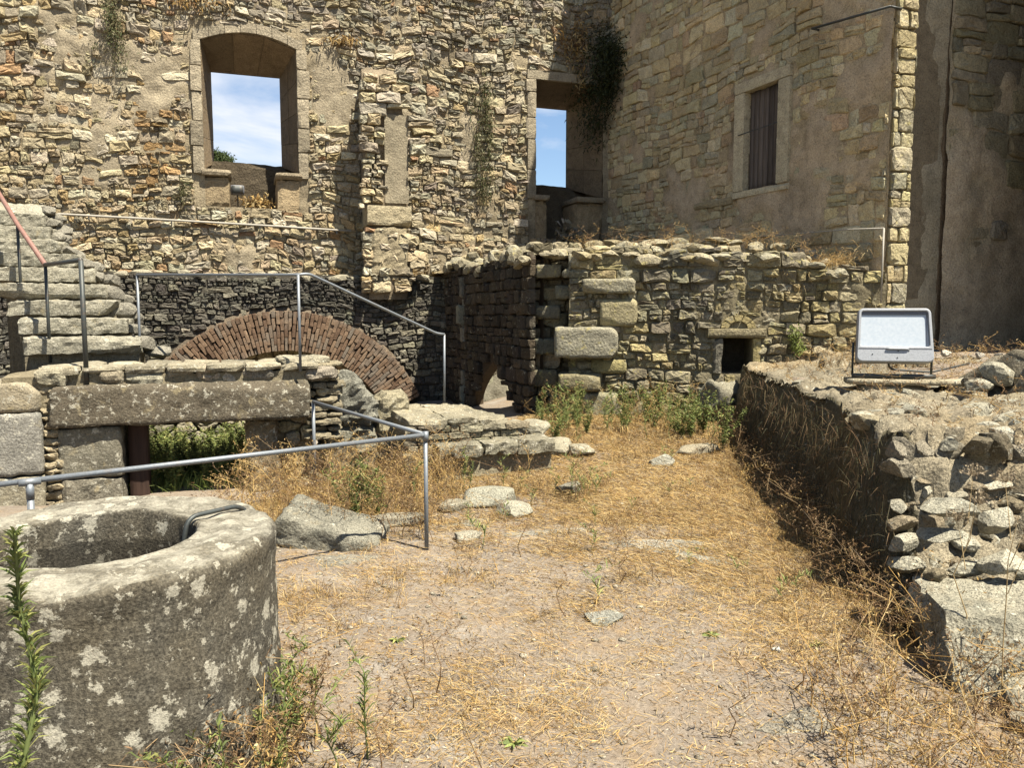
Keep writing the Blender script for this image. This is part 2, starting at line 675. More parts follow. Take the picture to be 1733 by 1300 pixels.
def tube(pts, r, sides=10, cap=True):
    P = np.array(pts, float)
    n = len(P)
    T = np.zeros_like(P)
    T[1:-1] = P[2:] - P[:-2]
    T[0] = P[1] - P[0]
    T[-1] = P[-1] - P[-2]
    T /= np.linalg.norm(T, axis=1, keepdims=True)
    ref = A3(0, 0, 1) if abs(T[0][2]) < 0.9 else A3(1, 0, 0)
    a = np.cross(T[0], ref)
    a /= np.linalg.norm(a)
    V = []
    rr = np.full(n, r) if np.isscalar(r) else np.array(r)
    for i in range(n):
        a = a - T[i] * (a @ T[i])
        a /= np.linalg.norm(a)
        b = np.cross(T[i], a)
        for k in range(sides):
            t = 2 * math.pi * k / sides
            V.append(P[i] + rr[i] * (math.cos(t) * a + math.sin(t) * b))
    F = []
    for i in range(n - 1):
        for k in range(sides):
            k2 = (k + 1) % sides
            F.append((i * sides + k, i * sides + k2, (i + 1) * sides + k2, (i + 1) * sides + k))
    if cap:
        F.append(tuple(range(sides))[::-1])
        F.append(tuple((n - 1) * sides + k for k in range(sides)))
    return np.array(V), F


def bent(pts, rad=0.06, n=5):
    """polyline with rounded corners"""
    P = [np.array(p, float) for p in pts]
    out = [P[0]]
    for i in range(1, len(P) - 1):
        a, b, c = P[i - 1], P[i], P[i + 1]
        d1 = (a - b) / np.linalg.norm(a - b)
        d2 = (c - b) / np.linalg.norm(c - b)
        p, q = b + d1 * rad, b + d2 * rad
        for k in range(n + 1):
            t = k / n
            out.append((1 - t) ** 2 * p + 2 * t * (1 - t) * b + t * t * q)
    out.append(P[-1])
    return out


def blades(base, d, length, width, droop, col, rg, taper=True):
    """thin strips: base (n,3), direction d (n,3)"""
    n = len(base)
    rv = rg.normal(size=(n, 3))
    side = np.cross(d, rv)
    side /= np.maximum(np.linalg.norm(side, axis=1, keepdims=True), 1e-6)
    L = np.asarray(length)[:, None] * np.ones((n, 1))
    W = np.asarray(width)[:, None] * np.ones((n, 1))
    dr = np.asarray(droop)[:, None] * np.ones((n, 1))
    mid = base + d * L * 0.5 + A3(0, 0, 0.02)[None] * L
    tip = base + d * L - A3(0, 0, 1)[None] * L * dr
    V = np.stack([base - side * W * 0.35, base + side * W * 0.35, mid - side * W * 0.5, mid + side * W * 0.5, tip], 1).reshape(-1, 3)
    i = np.arange(n)[:, None] * 5
    F = np.concatenate([i + np.array([[0, 1, 2]]), i + np.array([[1, 3, 2]]), i + np.array([[2, 3, 4]])], 0)
    C = np.repeat(np.asarray(col), 5, axis=0)
    return V, F, C


def join_tris(parts):
    V, F, C, n = [], [], [], 0
    for v, f, c in parts:
        V.append(v); F.append(f + n); C.append(c)
        n += len(v)
    return np.concatenate(V), np.concatenate(F), np.concatenate(C)


# ------------------------------------------------------------------ wall frames
class Frame:
    def __init__(self, O, u):
        self.O = np.array(O, float)
        self.u = np.array(u, float) / np.linalg.norm(u)
        self.n = np.cross(self.u, ZUP)

    def pt(self, U, V, D=0.0):
        U, V, D = np.broadcast_arrays(np.asarray(U, float), np.asarray(V, float), np.asarray(D, float))
        return self.O + U[..., None] * self.u + V[..., None] * ZUP + D[..., None] * self.n

    def uv(self, px, py, D=0.0):
        d = ray(px, py)
        C = A3(0, 0, CAM_H)
        t = ((self.O + self.n * D - C) @ self.n) / (d @ self.n)
        P = C + d * t - self.O
        return float(P @ self.u), float(P[2])

    def shift(self, D):
        return Frame(self.O + self.n * D, self.u)


def clip_poly(P, nx, ny, d):
    out = []
    m = len(P)
    if m == 0:
        return P
    s = [nx * p[0] + ny * p[1] - d for p in P]
    for i in range(m):
        j = (i + 1) % m
        if s[i] <= 0:
            out.append(P[i])
        if (s[i] < 0 < s[j]) or (s[j] < 0 < s[i]):
            t = s[i] / (s[i] - s[j])
            out.append((P[i][0] + t * (P[j][0] - P[i][0]), P[i][1] + t * (P[j][1] - P[i][1])))
    return out


def rubble_cells(u0, u1, v0, v1, s, aspect, seed, jit=0.42, drop=0.2, add=0.28):
    """irregular rubble: Voronoi cells of jittered rows, in stretched space"""
    rg = random.Random(seed)
    w = s * aspect
    nu, nv = int((u1 - u0) / w) + 1, int((v1 - v0) / s) + 1
    pts = []
    for j in range(nv + 1):
        for i in range(nu + 1):
            if rg.random() < drop:
                continue
            x = u0 + (i + 0.5 * (j % 2) + rg.uniform(-jit, jit)) * w
            y = v0 + (j + rg.uniform(-jit, jit) * 0.8) * s
            pts.append((x, y))
            if rg.random() < add:
                pts.append((x + rg.uniform(0.35, 0.6) * w * rg.choice((-1, 1)), y + rg.uniform(-0.5, 0.5) * s))
    ax = aspect
    grid = {}
    for k, (x, y) in enumerate(pts):
        grid.setdefault((int(x / ax / s / 1.5 + 1000), int(y / s / 1.5 + 1000)), []).append(k)
    cells = []
    for k, (x, y) in enumerate(pts):
        if not (u0 <= x <= u1 and v0 <= y <= v1):
            continue
        X, Y = x / ax, y
        gx, gy = int(X / s / 1.5 + 1000), int(Y / s / 1.5 + 1000)
        nb = []
        for a in (-1, 0, 1):
            for b in (-1, 0, 1):
                for q in grid.get((gx + a, gy + b), ()):
                    if q != k:
                        qx, qy = pts[q][0] / ax, pts[q][1]
                        nb.append(((qx - X) ** 2 + (qy - Y) ** 2, qx, qy))
        nb.sort()
        h = 1.15 * s
        P = [(X - h, Y - h), (X + h, Y - h), (X + h, Y + h), (X - h, Y + h)]
        for d2, qx, qy in nb[:18]:
            if d2 < 1e-9:
                continue
            nx, ny = qx - X, qy - Y
            P = clip_poly(P, nx, ny, (qx * qx + qy * qy - X * X - Y * Y) / 2)
            if len(P) < 3:
                break
        if len(P) >= 3:
            cells.append([(p[0] * ax, p[1]) for p in P])
    return cells


def coursed_cells(u0, u1, v0, v1, h, aspect, seed, hv=0.3, skew=0.12, split=0.25, big=0.0):
    """roughly coursed squared blocks"""
    rg = random.Random(seed)
    cells = []
    v = v0
    rows = []
    while v < v1:
        hh = h * rg.uniform(1 - hv, 1 + hv)
        rows.append((v, v + hh))
        v += hh
    for (a, b) in rows:
        u = u0 - rg.random() * h
        hh = b - a
        sk = rg.uniform(-skew, skew) * hh
        while u < u1:
            w = hh * aspect * rg.uniform(0.45, 1.75)
            if rg.random() < big:
                w *= 1.6
            j = lambda: rg.uniform(-skew, skew) * hh
            quad = [(u + j() * .5, a + j() * .6), (u + w + j() * .5, a + j() * .6), (u + w + j() * .5, b + j() * .6), (u + j() * .5, b + j() * .6)]
            if rg.random() < split and hh > 0.12:
                m = rg.uniform(0.35, 0.65)
                p = (quad[0][0] + (quad[3][0] - quad[0][0]) * m, quad[0][1] + (quad[3][1] - quad[0][1]) * m)
                q = (quad[1][0] + (quad[2][0] - quad[1][0]) * m, quad[1][1] + (quad[2][1] - quad[1][1]) * m)
                cells.append([quad[0], quad[1], q, p])
                cells.append([p, q, quad[2], quad[3]])
            else:
                cells.append(quad)
            u += w
    return cells


def warp(cells, seed, av=.07, au=.05, f=.9):
    n = [len(P) for P in cells]
    A = np.array([p for P in cells for p in P])
    dv = fbm2(A[:, 0] * f, A[:, 1] * f * .6, 3, seed)
    du = fbm2(A[:, 0] * f * 2, A[:, 1] * f * 2, 2, seed + 1)
    B = np.column_stack([A[:, 0] + au * du, A[:, 1] + av * 2 * dv]).tolist()
    out, k = [], 0
    for m in n:
        out.append([tuple(p) for p in B[k:k + m]])
        k += m
    return out


def poly_area(P):
    return 0.5 * abs(sum(P[i][0] * P[(i + 1) % len(P)][1] - P[(i + 1) % len(P)][0] * P[i][1] for i in range(len(P))))


def cut_by_rect(P, rect):
    a, b, c, d = rect
    xs, ys = [p[0] for p in P], [p[1] for p in P]
    if max(xs) <= a or min(xs) >= b or max(ys) <= c or min(ys) >= d:
        return P
    cx, cy = sum(xs) / len(P), sum(ys) / len(P)
    opts = [(a - cx, (1, 0, a)), (cx - b, (-1, 0, -b)), (c - cy, (0, 1, c)), (cy - d, (0, -1, -d))]
    best = max(opts, key=lambda o: o[0])
    if best[0] < -0.02:
        return []
    return clip_poly(P, *best[1])


def stone_from_poly(P, h, gap, rg, fr, tilt=0.25, squared=0.0, back=0.05):
    P = np.array(P)
    c = P.mean(0)
    rad = np.linalg.norm(P - c, axis=1)
    m = max(rad.mean(), 1e-3)
    Pn = c + (P - c) * max(0.3, 1 - gap / m)
    # irregular outline: clipped corners and one jittered point on the longer edges
    nx = np.roll(Pn, -1, axis=0)
    Q = []
    for a, b in zip(Pn, nx):
        ln = np.linalg.norm(b - a)
        if ln < 0.22 * m:
            Q.append((a + b) / 2)
            continue
        cr = rg.uniform(0.04, 0.16)
        Q.append(a * (1 - cr) + b * cr)
        if ln > 0.9 * m:
            Q.append((a + b) / 2 + rg.normal(size=2) * 0.05 * m)
        cr = rg.uniform(0.04, 0.16)
        Q.append(a * cr + b * (1 - cr))
    Q = np.array(Q)
    if len(Q) < 5:
        Q = Pn
    if len(Q) > 13:
        Q = Q[np.linspace(0, len(Q), 13, endpoint=False).astype(int)]
    k = len(Q)
    e = Q - c
    tx, ty = rg.normal(size=2) * tilt * h / m
    nj = 0.08 if squared else 0.11
    rings = [(1.0, -back, 0.0), (1.0, 0.45 * h, 0.14), (0.90, 0.90 * h, nj), (0.55, 1.0 * h, nj * 1.1)]
    V = []
    for sc, dep, nz in rings:
        jt = 1 + rg.uniform(-0.07, 0.07, k) if dep > 0 else np.ones(k)
        xy = c + e * (sc * jt)[:, None]
        D = dep + (0 if dep < 0 else 1) * ((e[:, 0] * tx + e[:, 1] * ty) * sc + rg.normal(size=k) * nz * h)
        V.append(np.column_stack([xy, D]))
    V.append(np.array([[c[0], c[1], h * (1.0 + rg.normal() * 0.15)]]))
    V = np.concatenate(V)
    F = []
    for r in range(3):
        for i in range(k):
            j = (i + 1) % k
            F.append((r * k + i, r * k + j, (r + 1) * k + j, (r + 1) * k + i))
    for i in range(k):
        F.append((3 * k + i, 3 * k + (i + 1) % k, 4 * k))
    W = fr.pt(V[:, 0], V[:, 1], V[:, 2])
    return W, F


def lay_stones(parent, fr, cells, mat, colfn, hr, gap, seed, excl=(), keep=None, plaster=None, nind=300, name='stone',
               stuff_name='rubble', squared=0.0, tilt=0.25, plaster_cover=0.06, gone=0.8, lim=None):
    rg = np.random.RandomState(seed)
    made = []
    if lim is not None:
        cells = [clip_poly(clip_poly(P, 1, 0, lim[1]), -1, 0, -lim[0]) for P in cells]
        cells = [P for P in cells if len(P) > 2]
    cen = np.array([np.mean(np.array(P), axis=0) for P in cells])
    pms = plaster(cen[:, 0], cen[:, 1]) if plaster is not None else np.zeros(len(cells))
    for P, pm in zip(cells, pms):
        for r in excl:
            P = cut_by_rect(P, r)
            if len(P) < 3:
                break
        if len(P) < 3:
            continue
        a = poly_area(P)
        if a < 0.0012:
            continue
        c = np.mean(np.array(P), axis=0)
        if keep is not None and not keep(c[0], c[1]):
            continue
        pm = float(pm)
        h = rg.uniform(*hr) * (0.75 + 0.5 * min(1.0, math.sqrt(a) / 0.25))
        h = h - pm * plaster_cover
        if h < 0.004 or pm > gone:
            continue
        W, F = stone_from_poly(P, h, gap, rg, fr, tilt, squared)
        made.append((a, c, W, F, np.array(colfn(c[0], c[1], rg))))
    score = []
    for i, (a, c, W, F, col) in enumerate(made):
        x, y, f = to_px(fr.pt(c[0], c[1], 0.0))
        inside = (-10 < x < IW + 10) and (-10 < y < IH + 10)
        score.append((-(a / f ** 2) if inside else 0, i))
    score.sort()
    acc = Acc()
    for rank, (s, i) in enumerate(score):
        a, c, W, F, col = made[i]
        if rank < nind and s < 0:
            mk(name, W, F, mat, parent, col, smooth=False)
        else:
            acc.add(W, F, col)
    o = acc.build(stuff_name, mat, parent, smooth=False)
    if o is not None:
        o['kind'] = 'stuff'
    return made


def backing(parent, fr, u0, u1, v0, v1, res, mat, colA, colB, seed, holes=(), plaster=None, base=0.0, amp=0.014, rise=0.045,
            drop_fn=None, name='mortar'):
    us = set(np.linspace(u0, u1, int((u1 - u0) / res) + 2).tolist())
    vs = set(np.linspace(v0, v1, int((v1 - v0) / res) + 2).tolist())
    for a, b, c, d in holes:
        us |= {a, b}
        vs |= {c, d}

    def clean(s, hard):
        s = sorted(s)
        out = [s[0]]
        for x in s[1:]:
            if x - out[-1] < res * 0.3:
                if x in hard:
                    out[-1] = x
                continue
            out.append(x)
        return np.array(out)
    hu = {x for h in holes for x in h[:2]}
    hv = {x for h in holes for x in h[2:]}
    us, vs = clean(us, hu), clean(vs, hv)
    U, V = np.meshgrid(us, vs)
    pm = plaster(U, V) if plaster is not None else np.zeros_like(U)
    D = base + amp * fbm2(U * 6, V * 6, 4, seed) + amp * 1.5 * fbm2(U * 1.1, V * 1.1, 3, seed + 2) + pm * rise + pm * 0.035 * fbm2(U * 2.6, V * 2.6, 5, seed + 4)
    P = fr.pt(U, V, D).reshape(-1, 3)
    nu, nv = len(us), len(vs)
    cu, cv = (us[:-1] + us[1:]) / 2, (vs[:-1] + vs[1:]) / 2
    CU, CV = np.meshgrid(cu, cv)
    ok = np.ones_like(CU, bool)
    for a, b, c, d in holes:
        ok &= ~((CU > a) & (CU < b) & (CV > c) & (CV < d))
    if drop_fn is not None:
        ok &= ~drop_fn(CU, CV)
    j, i = np.nonzero(ok)
    F = np.stack([j * nu + i, j * nu + i + 1, (j + 1) * nu + i + 1, (j + 1) * nu + i], 1)
    mixv = np.clip(pm, 0, 1).reshape(-1, 1)
    cn = fbm2(U * 1.5, V * 1.5, 3, seed + 9).reshape(-1, 1)
    st = fbm2(U * 3.2, V * .35, 3, seed + 12).reshape(-1, 1)
    dk = np.clip(fbm2(U * .9 + 7, V * .7, 4, seed + 15).reshape(-1, 1) - .05, 0, 1)
    C = (np.array(colA) * (1 - mixv) + np.array(colB) * mixv) * (1 + 0.2 * cn + .22 * st) * (1 - .9 * dk)
    return mk(name, P, F, mat, parent, C)


def core(parent, fr, u0, u1, v0, v1, D0, D1, holes, mat, col, name='wall_core', topfn=None):
    """solid wall body with rectangular openings right through it (D0 front, D1 back)"""
    us = sorted({u0, u1} | {x for h in holes for x in h[:2]})
    vs = sorted({v0, v1} | {x for h in holes for x in h[2:]})
    solid = lambda i, j: 0 <= i < len(us) - 1 and 0 <= j < len(vs) - 1 and not any(
        h[0] <= (us[i] + us[i + 1]) / 2 <= h[1] and h[2] <= (vs[j] + vs[j + 1]) / 2 <= h[3] for h in holes)
    acc = Acc()

    def q(*p):
        acc.add(np.array([fr.pt(*x) for x in p]), [(0, 1, 2, 3)], col)
    for i in range(len(us) - 1):
        for j in range(len(vs) - 1):
            if not solid(i, j):
                continue
            a, b, c, d = us[i], us[i + 1], vs[j], vs[j + 1]
            q((a, c, D0), (b, c, D0), (b, d, D0), (a, d, D0))
            q((b, c, D1), (a, c, D1), (a, d, D1), (b, d, D1))
            if not solid(i - 1, j):
                q((a, c, D1), (a, c, D0), (a, d, D0), (a, d, D1))
            if not solid(i + 1, j):
                q((b, c, D0), (b, c, D1), (b, d, D1), (b, d, D0))
            if not solid(i, j - 1):
                q((a, c, D1), (b, c, D1), (b, c, D0), (a, c, D0))
            if not solid(i, j + 1):
                q((a, d, D0), (b, d, D0), (b, d, D1), (a, d, D1))
    return acc.build(name, mat, parent, smooth=False)


# =================================================================== THE PLACE
ang = R(19)
BW = Frame(at(420, 500, 14.56) * A3(1, 1, 0), (math.cos(ang), math.sin(ang), 0))
uc, _ = BW.uv(1030, 400)
CORNER = BW.pt(uc, 0.0)
RW = Frame(CORNER, (0.406, -0.914, 0))
RW_END, _ = RW.uv(1506, 300)
E_PT = RW.pt(RW_END, 0.0)
EW = Frame(E_PT, BW.u)
A_PT = A3(0.30, 11.0, 0)
FW = Frame(A_PT, E_PT - BW.u * 0.02 - A_PT)
FW_L = float(np.linalg.norm(E_PT - A_PT))
AW = BW.shift(0.42)
uF, _ = AW.uv(755, 500)
F_PT = AW.pt(uF, 0.0)
CW = Frame(F_PT, A_PT - F_PT)
CW_L = float(np.linalg.norm(A_PT - F_PT))
LH = Frame(at(300, 700, 7.5) * A3(1, 1, 0), BW.u)
MASS_TOP = 2.62


def gz(x, y):
    x, y = np.asarray(x, float), np.asarray(y, float)
    g = 0.035 * fbm2(x * 0.9, y * 0.9, 4, 3) + 0.012 * fbm2(x * 5, y * 5, 3, 8)
    near = 1 - sstep(18, 40, np.hypot(x, y))
    g = g * (0.3 + 0.7 * near)
    g = g + 0.30 * sstep(6.8, 11.2, y) * sstep(-1.2, 0.6, x) * (1 - sstep(14, 17, y))
    g = g - 0.10 * sstep(-1.6, -2.6, x) * sstep(6.5, 7.6, y) * near
    return g


# ---------------------------------------------------------------- ground sheet
def build_ground():
    def lines(a, b, fine, far):
        c = list(np.arange(a, b, fine))
        k, s = b, fine
        while k < far:
            c.append(k)
            s *= 1.35
            k += s
        c.append(far)
        k, s = a, fine
        lo = []
        while k > -far:
            s *= 1.35
            k -= s
            lo.append(max(k, -far))
        return np.array(lo[::-1] + c)
    xs = lines(-5.0, 4.0, 0.06, 600.0)
    ys = lines(1.0, 12.0, 0.06, 600.0)
    X, Y = np.meshgrid(xs, ys)
    Z = gz(X, Y)
    V = np.stack([X, Y, Z], -1).reshape(-1, 3)
    nx = len(xs)
    j, i = np.meshgrid(np.arange(len(ys) - 1), np.arange(nx - 1), indexing='ij')
    j, i = j.ravel(), i.ravel()
    F = np.stack([j * nx + i, j * nx + i + 1, (j + 1) * nx + i + 1, (j + 1) * nx + i], 1)
    o = mk('ground', V, F, M_ground)
    props(o, 'dry trampled earth courtyard floor with straw and bare stony patches', kind='structure')


build_ground()

# ---------------------------------------------------------------- colours
CREAM, TAN, OCHRE, RUST = A3(.53, .44, .285), A3(.46, .35, .20), A3(.47, .31, .12), A3(.40, .18, .07)
GREY, DGREY, BLACKISH, WHITE = A3(.34, .31, .26), A3(.20, .18, .15), A3(.10, .09, .08), A3(.58, .53, .42)


def pick(rg, table):
    t = rg.rand() * sum(w for w, _ in table)
    for w, c in table:
        t -= w
        if t <= 0:
            mean = sum(w_ * c_ for w_, c_ in table) / sum(w_ for w_, c_ in table)
            return (c * .55 + mean * .45) * rg.uniform(0.78, 1.2) * (1 + rg.normal(size=3) * 0.02)
    return table[-1][1]


# ---------------------------------------------------------------- back wall
def build_back_wall():
    t = thing('ruined_castle_wall', 'tall sunlit rubble stone wall with two open windows showing the sky', 'wall', BW.pt(0, 0))
    u0, _ = BW.uv(-260, 500)
    u1 = uc + 0.25
    v0, v1 = 1.9, 8.9
    T = 1.05
    q = lambda x, y: BW.uv(x, y)
    # window one: front opening
    w1l, w1r = q(346, 280)[0], q(505, 280)[0]
    w1b = q(430, 352)[1]
    w1t = q(430, 58)[1]
    w2l, w2r = q(905, 300)[0], q(1019, 300)[0]
    w2b, w2t = q(960, 405)[1], q(960, 140)[1]
    H1 = (w1l, w1r, w1b, w1t)
    H2 = (w2l, w2r, w2b, w2t)
    ph = q(753, 95)
    PH = (ph[0] - 0.09, ph[0] + 0.09, ph[1] - 0.1, ph[1] + 0.12)
    core(t, BW, u0 - 6.0, u1, v0, 10.0, -0.03, -T, [H1, H2], M_mortar, (.34, .28, .2), 'wall_core')

    def plaster(U, V):
        n = fbm2(U * 0.9, V * 0.9, 5, 21) * 0.55 + fbm2(U * 3.3, V * 3.3, 3, 5) * 0.28

        def blob(px, py, rx, ry):
            a, b = q(px, py)
            k = 93.0
            return np.exp(-(((U - a) / (rx / k)) ** 2 + ((V - b) / (ry / k)) ** 2))
        m = n - 0.24
        m = m + 0.62 * blob(150, 200, 80, 110) + 0.75 * blob(555, 150, 42, 95) + 0.8 * blob(672, 250, 22, 110) \
            + 0.9 * blob(790, 240, 16, 60) + 0.55 * blob(240, 130, 60, 60) + 0.4 * blob(430, 440, 60, 30) + 0.35 * blob(70, 60, 80, 60)
        return sstep(0.10, 0.22, m)
    out1 = (q(328, 280)[0], q(521, 280)[0], w1b - 0.02, q(430, 48)[1])
    out2 = (q(893, 300)[0], w2r + 0.3, w2b, q(960, 126)[1])
    backing(t, BW, u0, u1, v0, v1, 0.05, M_mortar, (.36, .295, .20), (.40, .335, .24), 31, [H1, H2, PH], plaster, name='mortar', base=.021, amp=.034, rise=.018)

    def colfn(u, v, rg):
        x, y, f = to_px(BW.pt(u, v))
        e = fbm2(np.array([u * 0.7]), np.array([v * 0.7]), 3, 77)[0]
        warm = np.clip(0.75 - x / 700, 0, 1) + (0.35 if y > 330 else 0) + e * 0.7
        grey = np.clip((170 - y) / 160, 0, 1) * np.clip(x / 500, 0.2, 1) + 0.25 * (x > 650)
        band = math.exp(-((x - 262) / 32) ** 2) * (140 < y < 340)
        tab = [(1.8, CREAM), (1.3, WHITE), (.9, TAN), (max(0.05, 0.7 * warm), OCHRE), (max(0.02, 0.3 * warm), RUST),
               (0.5 + 2.4 * grey, GREY), (0.05 + 0.5 * grey, DGREY), (band * 3.5, A3(.36, .19, .05))]
        return pick(rg, tab)
    ledge1 = q(640, 470)[0]
    cells = warp(coursed_cells(u0, u1, v0, v1, .116, 1.25, 41, hv=.6, skew=.30, split=.2, big=.10), 42, .14)
    lay_stones(t, BW, cells, M_stone, colfn, (0.03, 0.082), 0.008, 5, [out1, out2, PH], None, plaster, plaster_cover=.026, gone=1.1)
    # putlog hole box
    acc = Acc()
    a, b, c, d = PH
    for p in (((a, c, 0), (b, c, 0), (b, c, -.35), (a, c, -.35)), ((a, d, 0), (b, d, 0), (b, d, -.35), (a, d, -.35)),
              ((a, c, 0), (a, d, 0), (a, d, -.35), (a, c, -.35)), ((b, c, 0), (b, d, 0), (b, d, -.35), (b, c, -.35)),
              ((a, c, -.35), (b, c, -.35), (b, d, -.35), (a, d, -.35))):
        acc.add(np.array([BW.pt(*x) for x in p]), [(0, 1, 2, 3)], (.2, .16, .11))
    acc.build('putlog_hole', M_mortar, t, smooth=False)

    # ---- dressed window surrounds and splayed reveals
    def window(wl_, wr, wb, wt, rise, sky, seatz, label, left_only=False):
        acc = Acc()
        hl, hr_, hb, ht = wl_ - .02, wr + .02, wb - .02, wt + .02
        sl, sr, sb, st = sky
        Db = -T + 0.02
        # outer frame ring round the sky opening closes the wall behind the reveals
        for (a_, b_, c_, d_) in ((hl, sl, hb, ht), (sr, hr_, hb, ht), (sl, sr, hb, sb), (sl, sr, st, ht)):
            if b_ > a_ and d_ > c_:
                acc.add(np.array([BW.pt(a_, c_, Db - .03), BW.pt(b_, c_, Db - .03), BW.pt(b_, d_, Db - .03), BW.pt(a_, d_, Db - .03)]), [(0, 1, 2, 3)], (.2, .15, .1))
        w = acc.build('window', M_mortar, t, smooth=False)
        w['label'] = label
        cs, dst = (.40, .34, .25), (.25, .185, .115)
        jw = 0.19
        vs_ = wt - rise
        if seatz is None:
            seatz = wb
        # jamb blocks
        for side in (0, 1):
            if left_only and side:
                continue
            v = seatz - 0.1
            k = 0
            while v < vs_ - 0.05:
                hh = min(rnd.uniform(0.42, 0.62), vs_ - v)
                if vs_ - v - hh < 0.15:
                    hh = vs_ - v
                wd = jw + rnd.uniform(-0.02, 0.05)
                x0 = wl_ - wd if side == 0 else wr
                block('jamb_stone', BW.pt(x0, v + 0.006, -0.2), BW.u, -BW.n * -1, ZUP, (wd, 0.29 + rnd.uniform(-.01, .015), hh - 0.012),
                      M_stone, w, np.array(cs) * rnd.uniform(.85, 1.12), seed=rnd.randint(0, 9999), rnd_=0.015, amp=0.006, chips=3, res=0.06)
                v += hh
        # segmental head of voussoirs
        nvz = 7 if rise > 0.05 else 1
        us_ = np.linspace(wl_ - (0.12 if rise > 0.05 else jw), wr + (0.12 if not left_only else 0.0), nvz + 1)
        f = lambda u: vs_ + rise * (1 - (2 * (u - wl_) / (wr - wl_) - 1) ** 2) if wl_ <= u <= wr else vs_
        for k in range(nvz):
            a_, b_ = us_[k] + 0.004, us_[k + 1] - 0.004
            m_ = 3
            V, F = [], []
            for i in range(m_ + 1):
                uu = a_ + (b_ - a_) * i / m_
                lo = f(uu)
                hi = lo + 0.17 + 0.01 * math.sin(k * 3.1)
                for vv in (lo, hi):
                    for D in (0.075 + 0.01 * math.sin(k * 5.3), -0.2):
                        V.append(BW.pt(uu, vv, D))
            for i in range(m_):
                p = i * 4
                F += [(p, p + 4, p + 6, p + 2), (p + 1, p + 3, p + 7, p + 5), (p, p + 1, p + 5, p + 4), (p + 2, p + 6, p + 7, p + 3)]
            F += [(0, 2, 3, 1), (m_ * 4, m_ * 4 + 1, m_ * 4 + 3, m_ * 4 + 2)]
            mk('arch_stone', V, F, M_stone, w, np.array(cs) * rnd.uniform(.85, 1.1), smooth=False)
        # reveal: front outline -> back outline, each side a row of stones
        Df, Db = 0.0, -T + 0.02
        sl, sr, sb, st = sky
        nb = 5
        fo, bo = [], []
        vlo = seatz

        def course(seg_f, seg_b, nd, name):
            # seg arrays of (u,v): stones along the splay depth
            for k in range(len(seg_f) - 1):
                for j in range(nd):
                    t0, t1 = j / nd, (j + 1) / nd
                    g = 0.006
                    P = []
                    for (sf, sb_, kk) in ((seg_f, seg_b, k), (seg_f, seg_b, k + 1)):
                        for tt in (t0, t1):
                            uu = sf[kk][0] * (1 - tt) + sb_[kk][0] * tt
                            vv = sf[kk][1] * (1 - tt) + sb_[kk][1] * tt
                            P.append((uu, vv, Df * (1 - tt) + Db * tt))
                    c_ = np.mean(np.array(P), axis=0)
                    P = [tuple(c_ + (np.array(p) - c_) * 0.985) for p in P]
                    Wd = np.array([BW.pt(*p) for p in P])
                    n_ = np.cross(Wd[1] - Wd[0], Wd[2] - Wd[0])
                    n_ /= np.linalg.norm(n_)
                    mid = BW.pt((wl_ + wr) / 2, (vlo + wt) / 2, -T / 2)
                    if n_ @ (mid - Wd[0]) < 0:
                        n_ = -n_
                    off = rnd.uniform(0, 0.008)
                    V = np.concatenate([Wd + n_ * off, Wd - n_ * 0.12])
                    F = [(0, 1, 3, 2), (0, 4, 5, 1), (1, 5, 7, 3), (3, 7, 6, 2), (2, 6, 4, 0)]
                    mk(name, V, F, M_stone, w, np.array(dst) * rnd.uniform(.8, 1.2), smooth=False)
        tops = 3
        ff = [(wl_ + (wr - wl_) * i / tops, f(wl_ + (wr - wl_) * i / tops)) for i in range(tops + 1)]
        bb = [(sl + (sr - sl) * i / tops, st) for i in range(tops + 1)]
        course(ff, bb, 1, 'soffit_stone')
        nj = 4
        course([(wl_, vlo + (vs_ - vlo) * i / nj) for i in range(nj + 1)], [(sl, sb + (st - sb) * i / nj) for i in range(nj + 1)], 2, 'reveal_stone')
        course([(wr, vlo + (vs_ - vlo) * i / nj) for i in range(nj + 1)], [(sr, sb + (st - sb) * i / nj) for i in range(nj + 1)], 2, 'reveal_stone')
        return w

    s1 = BW.uv(357, 122, -T)[0], BW.uv(475, 200, -T)[0], BW.uv(415, 280, -T)[1], BW.uv(415, 127, -T)[1]
    seat1 = q(370, 287)[1]
    win1 = window(w1l, w1r, w1b, w1t, 0.2, s1, seat1, 'arched window opening with stone seats')
    s2 = BW.uv(904, 250, -T)[0], BW.uv(958, 250, -T)[0], BW.uv(930, 318, -T)[1], BW.uv(930, 184, -T)[1]
    seat2 = q(915, 330)[1]
    win2 = window(w2l, w2r, w2b, w2t, 0.0, s2, seat2, 'narrow window in the shaded corner', left_only=True)
    # seats and parapets
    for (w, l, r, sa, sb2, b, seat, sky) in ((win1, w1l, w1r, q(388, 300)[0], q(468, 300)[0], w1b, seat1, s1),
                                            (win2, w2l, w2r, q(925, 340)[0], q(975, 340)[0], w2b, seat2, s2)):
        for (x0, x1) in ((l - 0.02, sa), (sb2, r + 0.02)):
            block('seat_base', BW.pt(x0, b - .02, -T + .3), BW.u, BW.n, ZUP, (x1 - x0, T - .27, seat - b - .1), M_stone, w, A3(.38, .29, .18) * rnd.uniform(.85, 1.1), seed=rnd.randint(0, 999), res=.09)
            block('seat_slab', BW.pt(x0 - .03, seat - .12, -T + .3), BW.u, BW.n, ZUP, (x1 - x0 + .07, T - .17, .12), M_stone, w, A3(.33, .27, .19), seed=rnd.randint(0, 999), res=.07, rnd_=.035, amp=.006)
        block('parapet', BW.pt(l - .03, b - .05, -T + .02), BW.u, BW.n, ZUP, (r - l + .06, .26, sky[2] - b + .06), M_stone, w, A3(.115, .09, .06), seed=17, res=.1, rnd_=.02)  # parapet coloured dark for the recess's deep shade and soot
